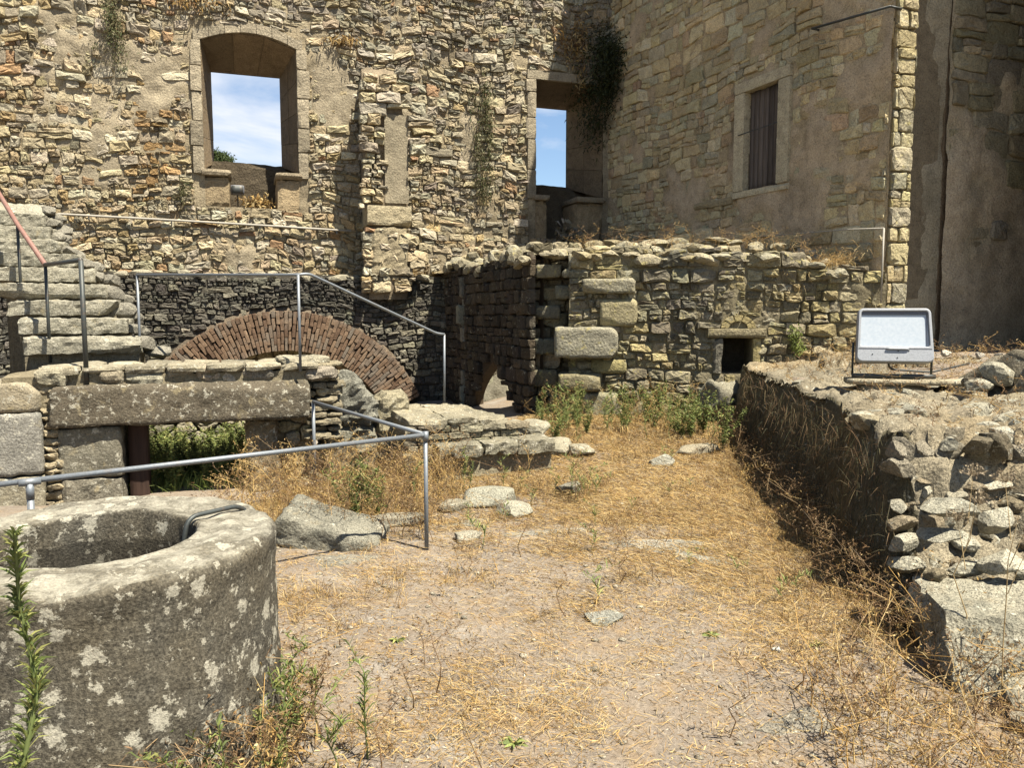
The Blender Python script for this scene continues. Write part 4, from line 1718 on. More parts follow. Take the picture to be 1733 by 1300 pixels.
# ---------------------------------------------------------------- hearth-like bridge: lintel, piers, platform
def build_platform():
    t = thing('stone_platform', 'low stone platform bridged by one long lichened lintel slab', 'platform', LH.pt(0, 0))
    q = LH.uv
    lu, ru = q(84, 690)[0], q(524, 690)[0]
    zb, zt = q(300, 716)[1], q(300, 648)[1]
    pz = 1.20
    # lintel: one long slab, sagging, broken along the lower edge
    block('lintel_slab', LH.pt(lu, zb, -.5), LH.u, LH.n, ZUP, (ru - lu, .55, zt - zb), M_block, t, A3(.165, .138, .10), seed=77, res=.033, rnd_=.022, amp=.011, chips=9, smooth=True)
    # course of smaller stones over it
    u = q(55, 640)[0]
    rg = random.Random(5)
    while u < q(556, 620)[0]:
        w = rg.uniform(.14, .36)
        h = pz - zt - .02
        c = pick(np.random.RandomState(rg.randint(0, 9999)), [(1, A3(.36, .33, .26)), (1, A3(.45, .4, .3)), (.6, A3(.26, .24, .2)), (.4, A3(.4, .31, .22))])
        block('course_stone', LH.pt(u, zt + .004, -.42), LH.u, LH.n, ZUP, (w - .015, .40 + rg.uniform(-.03, .05), h * rg.uniform(.8, 1.05)), M_rock, t, c, seed=rg.randint(0, 999), res=.035, rnd_=.028, amp=.022, chips=9)
        u += w
    # paving on top
    for k in range(7):
        a = q(60, 605)[0] + k * .36
        for d in (0, 1):
            block('paving_slab', LH.pt(a + .12 * d, pz - .07, -.92 - .45 * d + .5), LH.u, LH.n, ZUP, (.35, .44, .07 + rg.uniform(0, .015)), M_block, t, A3(.34, .3, .22) * rg.uniform(.85, 1.15), seed=rg.randint(0, 999), res=.08, rnd_=.03, amp=.012)
    block('platform_core', LH.pt(q(60, 640)[0] - .3, zb + .1, -.97), LH.u, LH.n, ZUP, (q(540, 620)[0] - q(60, 640)[0] + .2, .93, pz - zb - .17), M_mortar, t, A3(.25, .21, .14), seed=1, res=.15, rnd_=.03)
    # left jamb: two big blocks
    gl, gr = q(97, 780)[0], q(206, 780)[0]
    zm = q(150, 812)[1]
    block('jamb_block', LH.pt(gl, zm + .006, -.55), LH.u, LH.n, ZUP, (gr - gl, .52, zb - zm - .02), M_block, t, A3(.22, .2, .155), seed=21, res=.035, rnd_=.02, amp=.011, chips=7, smooth=True)
    block('jamb_block', LH.pt(gl, -.15, -.55), LH.u, LH.n, ZUP, (gr - gl, .53, zm + .15), M_block, t, A3(.23, .205, .16), seed=22, res=.06, rnd_=.04, amp=.018)
    # right support
    hl = q(421, 780)[0]
    block('support_pier', LH.pt(hl, -.15, -.6), LH.u, LH.n, ZUP, (.30, .5, zb + .15 - .01), M_block, t, A3(.28, .22, .14), seed=23, res=.06, rnd_=.05, amp=.03)
    block('corbel', LH.pt(hl - .03, zb - .18, -.42), LH.u, LH.n, ZUP, (.26, .30, .172), M_block, t, A3(.26, .21, .14), seed=24, res=.05, rnd_=.09, amp=.02)
    rgs = np.random.RandomState(9)
    cells = rubble_cells(hl + .3, ru + .05, -.1, zb - .01, .13, 1.6, 171)
    core(t, LH, hl + .28, ru + .06, -.2, zb - .01, -.30, -.7, [], M_mortar, (.26, .21, .13), 'right_infill')
    lay_stones(t, LH.shift(-.29), cells, M_stone_y, lambda u, v, r: pick(r, [(1, A3(.38, .32, .2)), (1, A3(.3, .26, .19))]), (.03, .07), .01, 172, nind=60)
    # left pier: masonry blocks, a seam of small stones beside the lintel
    pl = q(-150, 700)[0]
    zs = [-.15, .22, .80, q(40, 648)[1]]
    us_ = [pl, q(-40, 700)[0], q(70, 700)[0]]
    cols = [A3(.26, .23, .17), A3(.28, .265, .235), A3(.34, .29, .21)]
    for i in range(3):
        for j in range(2):
            block('pier_block', LH.pt(us_[j] + .004, zs[i] + .004, -.7), LH.u, LH.n, ZUP, (us_[j + 1] - us_[j] - .008, .72 + .02 * j, zs[i + 1] - zs[i] - .008), M_block, t, cols[i] * rnd.uniform(.9, 1.1), seed=300 + i * 2 + j, res=.04, rnd_=.02, amp=.013, chips=6, smooth=True)
    core(t, LH, pl, gl + .05, -.2, .95, -.1, -.9, [], M_mortar, (.22, .18, .12), 'pier_core')
    pool = [rock_mesh('seam', 260 + k, 2, M_rock, (.40, .33, .22), cuts=8, boxy=.6, amp=.1) for k in range(5)]
    z = -.08
    while z < zt + .02:
        for k in range(2):
            rock_obj('seam_stone', LH.pt(q(80, 780)[0] + k * .06 + rg.uniform(-.02, .02), z, -.10 + rg.uniform(0, .03)), (rg.uniform(.05, .085), rg.uniform(.06, .1), rg.uniform(.03, .05)),
                     (rg.uniform(-.3, .3), rg.uniform(-.3, .3), rg.uniform(0, 6)), rg.choice(pool), t)
        z += rg.uniform(.06, .09)
    # ragged right end: thin stacked stones
    z = zb - .25
    while z < pz - .04:
        for k in range(3):
            h = rg.uniform(.04, .08)
            block('end_stone', LH.pt(ru - .04 + k * .10 + rg.uniform(-.03, .03), z, -.45 - rg.uniform(0, .1)), LH.u, LH.n, ZUP, (rg.uniform(.14, .24), .38, h), M_rock, t, A3(.34, .29, .2) * rg.uniform(.75, 1.2), seed=rg.randint(0, 999), res=.05, rnd_=.02, amp=.012, chips=6)
        z += .075
    # cap stone at the right end
    a = q(470, 605)[0]
    block('cap_stone', LH.pt(a, pz - .05, -.62), LH.u, LH.n, ZUP, (.52, .5, .10), M_rock, t, A3(.40, .36, .27), seed=50, res=.045, rnd_=.05, amp=.02, chips=8)
    # dark upright post under the lintel
    pu = q(213, 780)[0]
    pw = q(247, 780)[0] - pu
    V, F = block_shape(pw, .20, zb + .16, res=.06, rnd_=.006, amp=.002, seed=3, chips=0)
    p = thing('support_post', 'dark brown upright post standing under the long lintel slab', 'post', LH.pt(pu, -.15, -.4))
    mk('post', frame_pts(LH.pt(pu, -.15, -.4), LH.u, LH.n, ZUP, V), F, M_post, p)
    # low rubble wall seen through the opening
    low = thing('low_rubble_wall', 'low rubble wall seen through the opening under the lintel', 'wall', LH.pt(0, 0, -2.7))
    LW = LH.shift(-2.7)
    a, b = LW.uv(120, 740)[0], LW.uv(520, 740)[0]
    core(low, LW, a, b, -.3, .95, -.03, -.5, [], M_mortar, (.27, .22, .14), 'wall_core')
    lay_stones(low, LW, rubble_cells(a, b, -.2, .95, .15, 1.6, 181), M_stone_y, lambda u, v, r: pick(r, [(1, A3(.42, .37, .26)), (1, A3(.36, .32, .24)), (.4, A3(.26, .24, .19))]), (.03, .08), .012, 183, nind=100)


build_platform()


# ---------------------------------------------------------------- staircase
STEP_Z = []


def build_stairs():
    t = thing('stone_staircase', 'worn grey stone steps climbing left beside the sunlit wall', 'stairs', LH.pt(0, 0, -1))
    rights = [240, 219, 203, 186, 166, 140, 112, 96, 88, 84]
    lefts = [44, 36, 18, 4, -20, -50, -80, -100, -120, -140]
    z = 1.24
    rg = random.Random(8)
    for k in range(10):
        Y = 8.45 + .30 * k
        zt = z + .2
        a = at(lefts[k], 600, Y)
        b = at(rights[k], 600, Y)
        fr = Frame(A3(b[0], Y, 0), LH.u)
        w = -fr.uv(lefts[k], 600)[0] + .02
        V, F = block_shape(w, .62, .165, res=.04, rnd_=.016, amp=.018, seed=400 + k, chips=8)
        O = fr.pt(-w, zt - .165, -.60)
        mk('step', frame_pts(O, LH.u, LH.n, ZUP, V), F, M_block, t, A3(.34, .315, .25) * rg.uniform(.9, 1.08), smooth=False)
        # rough cheek stones on the right flank
        for m in range(2):
            rock_obj('cheek_stone', fr.pt(.02 + m * .10, zt - .10 - m * .06 + rg.uniform(-.03, .02), -.2 - m * .1), (rg.uniform(.09, .15), .16, rg.uniform(.07, .11)),
                     (rg.uniform(-.2, .2), rg.uniform(-.2, .2), rg.uniform(0, 6)), rock_mesh('cheek', 280 + (k + m) % 4, 2, M_stone_d, (.25, .23, .19), cuts=8, boxy=.6, amp=.1), t)
        # solid fill beneath
        fw = min(w - .06, -fr.uv(44 - 3 * k, 600)[0])
        core(t, Frame(fr.pt(-fw - .03, 0, -.09), LH.u), 0, fw, .2, zt - .15, 0, -.5, [], M_mortar, (.2, .17, .12), 'step_fill')
        STEP_Z.append(zt)
        z += .2


build_stairs()


# ---------------------------------------------------------------- well head
def build_well():
    C = A3(-1.60, 2.92, 0)
    Ro, Ri, H = .672, .372, .86
    t = thing('stone_well_head', 'big round lichen-spotted stone well head in the left foreground', 'well', C)
    prof = []
    prof.append((Ro + .015, -.12)); prof.append((Ro + .012, .0))
    for z in np.linspace(.05, H - .06, 44):
        prof.append((Ro + .008 * math.sin(z * 7), z))
    for k in range(1, 8):
        a = k / 7 * math.pi / 2
        prof.append((Ro - .045 + .045 * math.cos(a), H - .045 + .045 * math.sin(a)))
    for r in np.linspace(Ro - .07, Ri + .03, 14):
        prof.append((r, H + .006 * math.sin(r * 40)))
    for k in range(1, 6):
        a = k / 5 * math.pi / 2
        prof.append((Ri + .022 - .022 * math.sin(a), H - .022 + .022 * math.cos(a)))
    for z in np.linspace(H - .12, -1.6, 14):
        prof.append((Ri, z))
    n = 220
    P = np.array(prof)
    m = len(P)
    th = np.linspace(0, 2 * math.pi, n, endpoint=False)
    TH, I = np.meshgrid(th, np.arange(m), indexing='ij')
    r, z = P[I, 0], P[I, 1]
    X, Y = np.cos(TH) * r, np.sin(TH) * r
    S = np.stack([X, Y, z], -1)
    nz = .016 * fbm(S * 3.2 + 4, 4, 5) + .010 * fbm(S * 16, 3, 9)
    nz = nz - .010 * sstep(.28, .5, fbm(S * 5.5 + 30, 3, 15)) * (np.abs(z - H + .04) < .09)
    inner = (I > m - 15)
    r2 = r + nz * np.where(inner, -1.8, 1)
    z2 = z + np.where(z > H - .05, nz * .9, 0)
    V = np.stack([np.cos(TH) * r2 + C[0], np.sin(TH) * r2 + C[1], z2], -1).reshape(-1, 3)
    j, i = np.meshgrid(np.arange(n), np.arange(m - 1), indexing='ij')
    j, i = j.ravel(), i.ravel()
    F = np.stack([j * m + i, ((j + 1) % n) * m + i, ((j + 1) % n) * m + i + 1, j * m + i + 1], 1)
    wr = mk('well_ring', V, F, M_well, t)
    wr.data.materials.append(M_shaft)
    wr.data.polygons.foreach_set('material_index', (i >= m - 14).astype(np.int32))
    # dry twigs lying in the mouth
    Vd = [C + A3(math.cos(a) * (Ri + .02), math.sin(a) * (Ri + .02), -.6) for a in np.linspace(0, 2 * math.pi, 24, endpoint=False)]
    mk('well_bottom', Vd, [tuple(range(24))], M_ground, t)
    # iron strap across the rim
    p1 = onz(408, 862, H)
    p2 = onz(318, 884, H)
    d = (p2 - p1) / np.linalg.norm(p2 - p1)
    s = thing('iron_rod', 'bent iron rod lying over the rim of the well', 'rod', p1)
    out = p1 - d * .05
    pts = bent([out + A3(0, 0, -.05), p1 + A3(0, 0, .018), p2 + A3(0, 0, .02), p2 + d * .06 + A3(0, 0, -.25)], .05)
    V, F = tube(pts, .010, 8)
    mk('rod', V, F, M_iron, s)
    rg = np.random.RandomState(2)
    tw = thing('dry_twigs', 'dry branching twigs lying across the dark mouth of the well', 'twigs', C + A3(0, 0, .6))
    for k in range(5):
        a = C + A3(rg.uniform(-.3, .1), rg.uniform(-.25, .3), .58)
        b = a + A3(rg.uniform(.2, .45), rg.uniform(-.1, .2), rg.uniform(.02, .16))
        mid = (a + b) / 2 + rg.normal(size=3) * .03
        V, F = tube([a, mid, b], [.006, .005, .002], 5)
        mk('twig', V, F, M_post if k % 2 else M_wood, tw)


build_well()


# ---------------------------------------------------------------- ledges in the middle
def build_ledges():
    t = thing('stone_ledge', 'two stepped stone ledges in front of the shaded cross wall', 'ledge', onz(760, 700, .6))
    u, n = LH.u, LH.n
    fr = Frame(onz(690, 712, .62) * A3(1, 1, 0), u)
    L1 = 1.05
    specs = [(0.0, .42, .62), (.40, .36, .63), (.74, .34, .60)]
    for k, (a, w, z) in enumerate(specs):
        block('ledge_slab', fr.pt(a, z - .10, -1.35), u, n, ZUP, (w - .01, 1.4, .10), M_block, t, A3(.31, .275, .20) * rnd.uniform(.85, 1.1), seed=500 + k, res=.05, rnd_=.015, amp=.02, chips=8)
    core(t, fr, .0, L1, -.2, .53, -.02, -1.3, [], M_mortar, (.28, .24, .16), 'ledge_core')
    lay_stones(t, fr, coursed_cells(0, L1, .0, .53, .075, 2.2, 191, hv=.4), M_stone, lambda a, b, r: pick(r, [(1, A3(.3, .27, .19)), (1, A3(.22, .195, .14)), (.6, A3(.36, .31, .21))]), (.02, .05), .006, 193, nind=120, squared=1.0)
    # lower step, running further right
    f2 = Frame(onz(742, 757, .38) * A3(1, 1, 0), u)
    for k, (a, w) in enumerate(((0, .46), (.47, .35), (.83, .40))):
        block('step_slab', f2.pt(a, .27, -.42), u, n, ZUP, (w, .45, .115 + .01 * k), M_block, t, A3(.28, .255, .19) * rnd.uniform(.85, 1.1), seed=520 + k, res=.04, rnd_=.012, amp=.018, chips=7)
    core(t, f2, 0.02, 1.22, -.2, .28, -.05, -.6, [], M_mortar, (.3, .26, .18), 'step_core')
    # heap to the right of the ledge
    pool = [rock_mesh('heap', 540 + k, 3, M_block, (.31, .28, .21), cuts=10, boxy=.6, amp=.09) for k in range(5)]
    rg = random.Random(6)
    for (px, py, z, sx, sz) in ((870, 706, .5, .20, .07), (905, 722, .42, .24, .09), (945, 728, .38, .22, .10), (985, 742, .30, .18, .08), (860, 728, .44, .16, .06)):
        pp = onz(px, py, z)
        pp[2] = min(pp[2], float(gz(pp[0], pp[1])) + (.30 if px < 930 else .05))
        rock_obj('ledge_rock', pp, (sx, sx * rg.uniform(.7, 1), sz), (rg.uniform(-.1, .1), rg.uniform(-.1, .1), rg.uniform(0, 6)), rg.choice(pool), t)

    # boulders between platform and ledge
    b = thing('grey_boulder', 'large grey lichened boulder beside the end of the platform', 'boulder', onz(600, 700, .5))
    fb = Frame(at(560, 660, 8.35) * A3(1, 1, 0), u)
    block('boulder', fb.pt(-.05, .48, -.6), u, n, ZUP, (.56, .62, .60), M_rock, b, A3(.26, .25, .21), seed=61, res=.045, rnd_=.16, amp=.045, chips=12)
    block('base_stone', fb.pt(-.1, -.1, -.6), u, n, ZUP, (.62, .55, .58), M_rock, b, A3(.3, .28, .22), seed=62, res=.06, rnd_=.08, amp=.04, chips=9)
    b2 = thing('squared_block', 'squared pale stone block between boulder and ledge', 'stone block', onz(665, 700, .5))
    block('block', Frame(at(640, 680, 8.6) * A3(1, 1, 0), u).pt(0, -.05, -.5), u, n, ZUP, (.36, .5, .86), M_rock, b2, A3(.33, .29, .2), seed=63, res=.05, rnd_=.06, amp=.03, chips=9)


build_ledges()


# ---------------------------------------------------------------- loose stones on the ground
def build_loose():
    rg = random.Random(21)

    def slab(name, label, px, py, L, W, Hh, rot, seed, col, tilt=(0, 0), cat='stone', embed=.35):
        p = onz(px, py, 0)
        z = float(gz(p[0], p[1]))
        V, F = rock_shape(seed, 4, cuts=12, boxy=.75, amp=.07, cutmin=.6)
        V = V * A3(L / 2, W / 2, Hh)
        o = bpy.data.objects.new(name, make_mesh(name, V, F, M_rock, np.array(col) * .85))
        COL.objects.link(o)
        o.location = (p[0], p[1], z + Hh * (1 - embed) * .5)
        o.rotation_euler = (tilt[0], tilt[1], rot)
        props(o, label, cat, kind='thing')
        return o
    f = thing('fallen_slab', 'fallen tilted grey stone slab behind the well head', 'stone slab', onz(520, 920, 0))
    p = A3(-1.76, 5.56, .03)
    ex = A3(.80, -.06, -.25); ex /= np.linalg.norm(ex)
    ey = A3(.02, .95, .10); ey -= ex * (ey @ ex); ey /= np.linalg.norm(ey)
    ez = np.cross(ex, ey)
    V, F = block_shape(.74, .48, .25, res=.03, rnd_=.025, amp=.02, seed=70, chips=9)
    mk('slab', frame_pts(p + A3(0, 0, .0), ex, ey, ez, V), F, M_rock, f, A3(.25, .235, .19), smooth=True)
    slab('flat_rock', 'flat pale rock nearest the foot of the corner rail post', 660, 885, .62, .34, .07, .2, 801, (.46, .42, .33))
    slab('flat_rock', 'broad whitish rock in the middle of the courtyard', 828, 855, .5, .34, .12, .1, 802, (.48, .46, .37))
    slab('flat_rock', 'low whitish rock just right of the broad whitish rock', 872, 872, .34, .3, .08, .7, 803, (.47, .44, .35))
    slab('flat_rock', 'small rounded rock left of the broad whitish rock', 765, 862, .3, .26, .07, .4, 804, (.42, .38, .29))
    slab('flat_rock', 'pinkish grey rock near the lower stone ledge', 905, 797, .36, .26, .08, .1, 805, (.42, .37, .31))
    slab('flat_rock', 'grey rock in straw below the tall green weeds', 962, 835, .34, .24, .08, 1.2, 806, (.4, .37, .3))
    slab('flat_rock', 'whitish rock by the edge of the shade near the rubble bank', 1118, 800, .3, .2, .09, .3, 807, (.47, .45, .38))
    slab('flat_rock', 'long low stone in straw at the corner of the rubble bank', 1175, 785, .6, .25, .08, .25, 808, (.38, .33, .24))
    slab('flat_rock', 'flat stone behind the straw below the wall niche', 1190, 728, .8, .4, .06, -.15, 809, (.42, .39, .3))
    slab('round_stone', 'round flat grey lichened stone set in the ground', 1023, 1050, .21, .19, .025, .5, 810, (.36, .35, .30))
    slab('white_pebble', 'small bright white stone lying on the bare earth', 1314, 1098, .055, .04, .022, .3, 811, (.75, .73, .66))
    slab('flat_rock', 'pale rock slab showing through the earth at lower right', 1385, 1215, .70, .46, .05, .5, 812, (.36, .325, .265), embed=2.5)
    slab('flat_rock', 'bleached rock shelf in the ground left of the rail shadow', 560, 950, .8, .36, .06, .3, 813, (.38, .35, .29), embed=2.2)
    slab('flat_rock', 'low bleached rock between corner rail post and well head', 600, 915, .5, .26, .08, .2, 814, (.44, .41, .33))
    slab('flat_rock', 'small pale rock right of the corner rail post', 790, 915, .26, .2, .05, .9, 815, (.47, .43, .34))
    slab('flush_slab', 'long worn pale slab flush in the straw beside the dark stalks', 1100, 925, 1.0, .34, .06, -.25, 816, (.40, .37, .31), embed=2.05)
    slab('flush_slab', 'worn pale slab flush in the earth at mid courtyard', 930, 905, .8, .3, .06, .1, 817, (.41, .38, .32), embed=2.05)
    slab('flush_slab', 'pale flush slab right of the long worn slab near the shade', 1190, 950, .5, .28, .06, -.5, 818, (.40, .38, .32), embed=2.05)
    slab('flush_slab', 'small pale flush slab right of the corner rail post foot', 800, 890, .5, .28, .06, .3, 819, (.42, .38, .30), embed=2.3)
    b = thing('leaning_boulder', 'pale rough boulder under the niche in the ruined wall', 'boulder', onz(1225, 712, .25))
    V, F = block_shape(.62, .5, .62, res=.05, rnd_=.12, amp=.05, seed=88, chips=10)
    mk('boulder', frame_pts(FW.pt(FW.uv(1178, 700)[0], .15, .05), FW.u, FW.n, ZUP, V), F, M_rock, b, A3(.36, .33, .25))
    # small stones
    acc = Acc()
    V0, F0 = ico(1)
    r2 = np.random.RandomState(5)
    for k in range(1500):
        x, y = r2.uniform(-2.4, 2.6), 2.4 + 6.5 * r2.rand() ** 1.4
        if (x + 1.555) ** 2 + (y - 2.9) ** 2 < .46 or (x > 1.75 and y > 3.4):
            continue
        s = .004 + .018 * r2.rand() ** 4
        V = V0 * (1 + r2.normal(size=(len(V0), 1)) * .15) * s * A3(1.2, 1, .6)
        acc.add(V + A3(x, y, float(gz(x, y)) + s * .2), F0, A3(.42, .37, .29) * r2.uniform(.6, 1.3))
    o = acc.build('gravel', M_rock)
    props(o, 'scattered small stones over the courtyard earth', 'gravel', kind='stuff')


build_loose()


# ---------------------------------------------------------------- rubble bank on the right with floodlight
def bank_top(x, y):
    e = bank_edge(y)
    h = .90 + .12 * sstep(5.0, 7.5, y) + .07 * sstep(.3, 1.6, x - e)
    h = h + .10 * fbm2(x * 1.1, y * 1.1, 4, 41) + .06 * fbm2(x * 4, y * 4, 3, 44)
    # breaks down towards the near end
    lim = 4.30 - .15 * sstep(.4, 1.6, x - e) + .12 * fbm2(x * 2.5, y * 0 + .4, 3, 47)
    k = sstep(lim, lim + .42, y)
    low = .16 + .10 * sstep(.4, 1.4, x - e) + .08 * fbm2(x * 2.2, y * 2.2, 3, 45)
    st = np.floor((low + (h - low) * k) / .22) * .22
    h2 = low + (h - low) * k
    return h2 * .55 + (st + .11) * .45


def bank_edge(y):
    return np.interp(y, [3.2, 3.9, 4.4, 6.0, 9.75, 11], [2.16, 2.20, 2.29, 2.50, 2.93, 3.05]) + .04 * fbm2(np.asarray(y, float) * 1.3, np.zeros_like(np.asarray(y, float)), 3, 46)


def build_bank():
    t = thing('rubble_bank', 'broken rubble masonry bank with shaded mossy side at the right', 'ruined wall', (2.6, 6.5, 0))
    ys = np.concatenate([np.linspace(3.72, 5.6, 84), np.linspace(5.6, 10.3, 90)[1:]])
    nside = 26
    # columns: face from the ground up, then the top going right
    ds = np.concatenate([np.linspace(0, .5, 24), np.linspace(.5, 2.2, 66)[1:], np.linspace(2.2, 4.2, 20)[1:]])
    rows = []
    for y in ys:
        e = float(bank_edge(y))
        col = []
        ht = float(bank_top(np.array([e + .02]), np.array([y]))[0])
        near = float(sstep(3.74, 4.0, y))
        ht = ht * near
        for k in range(nside):
            s = k / (nside - 1)
            bulge = .05 * math.sin(s * math.pi) - .05 * s
            col.append((e - .07 * (1 - s) - bulge, y, -.15 + (ht + .15) * s))
        X = e + .03 + ds
        Z = bank_top(X, np.full_like(X, y)) * near - .25 * (1 - near)
        lip = 1 - .06 * np.exp(-ds / .04)
        for x, z in zip(X, Z * lip):
            col.append((x, y, z))
        rows.append(col)
    P = np.array(rows)
    ny, nx = P.shape[:2]
    d = np.stack([.10 * fbm(P * 1.9, 4, 51) + .05 * fbm(P * 8, 3, 52), .07 * fbm(P * 2.2 + 9, 3, 53), .06 * fbm(P * 5 + 3, 3, 54) + .045 * (1 - 2 * np.abs(fbm(P * 9 + 5, 2, 56)))], -1)
    w = np.ones((ny, nx, 1))
    w[:, :nside] = .55
    P = P + d * w
    br = (sstep(5.0, 4.4, P[..., 1]) * (np.arange(nx) >= nside)[None])[..., None]
    rid = (1 - 2 * np.abs(fbm(P * 6.5 + 2, 3, 58)))[..., None]
    P = P + br * rid * A3(.02, -.07, .03)
    V = P.reshape(-1, 3)
    j, i = np.meshgrid(np.arange(ny - 1), np.arange(nx - 1), indexing='ij')
    j, i = j.ravel(), i.ravel()
    F = np.stack([j * nx + i, j * nx + i + 1, (j + 1) * nx + i + 1, (j + 1) * nx + i], 1)
    C = np.empty((ny, nx, 3))
    n1 = fbm(P * 1.6, 4, 55)[..., None]
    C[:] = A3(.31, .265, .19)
    C[:, :nside] = A3(.125, .11, .07)  # side face coloured darker to deepen its shade
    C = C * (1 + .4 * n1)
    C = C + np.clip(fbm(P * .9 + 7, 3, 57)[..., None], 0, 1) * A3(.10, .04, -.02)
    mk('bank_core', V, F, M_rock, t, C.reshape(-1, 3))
    # rocks breaking out of it
    rg = random.Random(31)
    pool = [rock_mesh('bank', 600 + k, 3, M_rock, (.45, .42, .34), cuts=11, boxy=.6, amp=.11) for k in range(8)]
    pal2 = [(.40, .37, .29), (.33, .28, .19), (.25, .21, .15), (.44, .41, .33)]
    small = [rock_mesh('banks', 620 + k, 2, M_rock, pal2[k % 4], cuts=9, boxy=.6, amp=.12) for k in range(8)]
    # broken near end: packed rubble with cavities under an overhanging crust
    pal = [(.32, .29, .22), (.27, .22, .15), (.20, .165, .11), (.42, .39, .31), (.24, .21, .16)]
    bro = [rock_mesh('bro', 660 + k, 3, M_rock, pal[k % 5], cuts=13, boxy=.65, amp=.10, cutmin=.45) for k in range(15)]
    z = .20
    while z < .98:
        x = 2.26 + rg.uniform(0, .08)
        hz = rg.uniform(.06, .125)
        while x < 4.5:
            w = rg.uniform(.07, .17) * (1.6 if rg.random() < .2 else 1)
            e = float(bank_edge(4.4))
            lim = 4.30 - .15 * float(sstep(.4, 1.6, np.array([x - e]))[0]) + .12 * float(fbm2(np.array([x * 2.5]), np.array([.4]), 3, 47)[0])
            y = lim + .085 + (z - .2) / .8 * .34 + rg.uniform(-.06, .05)
            if not (rg.random() < .12 or (.62 < z < .84 and rg.random() < .42)):
                rock_obj('broken_stone', (x, y, z + rg.uniform(-.02, .02)), (w * .60, rg.uniform(.08, .14), hz * .66), (rg.uniform(-.25, .25), rg.uniform(-.25, .25), rg.uniform(-.5, .5) + rg.choice((0, 3.14))), rg.choice(bro), t)
            x += w * 1.02
        z += hz * 1.05
    x = 2.46
    while x < 4.5:      # crust slabs
        w = rg.uniform(.12, .26)
        e = float(bank_edge(4.6))
        for row in range(2):
            if rg.random() < .45:
                continue
            y = 4.60 - .15 * float(sstep(.4, 1.6, np.array([x - e]))[0]) + row * .3 + rg.uniform(-.06, .06)
            zz = float(bank_top(np.array([x]), np.array([y + .25]))[0])
            rock_obj('crust_slab', (x, y, zz - .04 + rg.uniform(-.03, .02)), (w * .6, rg.uniform(.09, .15), rg.uniform(.05, .09)), (rg.uniform(-.12, .12), rg.uniform(-.12, .12), rg.uniform(-.5, .5)), rg.choice(bro), t)
        x += w * .95
    for (px, py, Y, sx, sy, sz, rz) in ((1607, 858, 4.05, .17, .13, .08, .2), (1592, 905, 4.05, .13, .12, .06, .5), (1690, 880, 4.05, .12, .1, .10, 1.0), (1700, 950, 3.95, .12, .12, .08, 2.2)):
        rock_obj('broken_stone', at(px, py, Y), (sx, sy, sz), (rg.uniform(-.1, .1), rg.uniform(-.1, .1), rz), bro[3], t)
    # two long blocks at the foot
    bb = at(1556, 1000, 3.85)
    block('foot_block', A3(1.99, 3.34, -.1), A3(.985, -.17, 0), A3(.17, .985, 0), ZUP, (1.5, .74, .41), M_rock, t, A3(.40, .37, .29), seed=90, res=.03, rnd_=.02, amp=.022, chips=13)
    for (x, y, z, sx) in ((2.2, 3.2, .06, .13), (2.5, 3.12, .05, .16), (2.75, 3.0, .05, .12), (2.1, 3.08, .03, .07), (2.4, 4.06, .34, .10), (2.75, 4.0, .35, .12), (2.2, 3.98, .34, .06)):
        rock_obj('broken_stone', (x, y, z), (sx, sx * .8, sx * .55), (rg.uniform(-.2, .2), rg.uniform(-.2, .2), rg.uniform(0, 6)), rg.choice(bro), t)
    for k in range(170):
        y = 4.7 + 5.0 * rg.random() ** 1.4
        e = float(bank_edge(y))
        x = e + .05 + 2.2 * rg.random()
        z = float(bank_top(np.array([x]), np.array([y]))[0])
        s = .02 + .09 * rg.random() ** 2
        rock_obj('rubble_stone', (x, y, z + s * .1), (s * rg.uniform(.9, 1.6), s * rg.uniform(.8, 1.3), s * rg.uniform(.5, .9)), (rg.uniform(-.4, .4), rg.uniform(-.4, .4), rg.uniform(0, 6)), rg.choice(small), t)
    # higher rubble mound behind on the right
    m = thing('rubble_mound', 'darker rubble mound behind the floodlight at the right edge', 'rubble', (4.4, 6.6, 0))
    V, F = rock_shape(640, 5, cuts=10, boxy=.5, amp=.16)
    V = V * A3(1.05, 1.1, .78) + A3(4.55, 6.5, .62)
    V = V + (.05 * fbm(V * 6, 3, 3))[:, None] * A3(.5, .5, 1)
    mk('mound_core', V, F, M_rock, m, A3(.22, .19, .14))
    for k in range(60):
        a, b = rg.uniform(0, 6.28), rg.random()
        x, y = 4.5 + .95 * math.cos(a) * b, 6.4 + 1.0 * math.sin(a) * b
        z = .62 + .70 * math.sqrt(max(.05, 1 - b * b * .9))
        s = rg.uniform(.05, .13)
        rock_obj('mound_stone', (x, y, z), (s * 1.3, s, s * .8), (rg.uniform(-.4, .4), rg.uniform(-.4, .4), rg.uniform(0, 6)), rg.choice(small), m)
    # little white stones lined on the crest at the far right
    for k, (px, py, lab) in enumerate(((1602, 592, 'white stone on the rubble crest just right of the floodlight'), (1658, 596, 'middle white stone in the row on the rubble crest'), (1692, 598, 'rightmost white stone in the row on the rubble crest'))):
        p = at(px, py + 6, 7.4)
        o = rock_obj('white_stone', p, (.05, .045, .04), (.1, .2, k), rock_mesh('white', 650 + k, 2, M_rock, (.62, .55, .46), cuts=8, boxy=.5, amp=.08))
        props(o, lab, 'stone')
        p2 = p - A3(0, 0, .3)
    return t


build_bank()


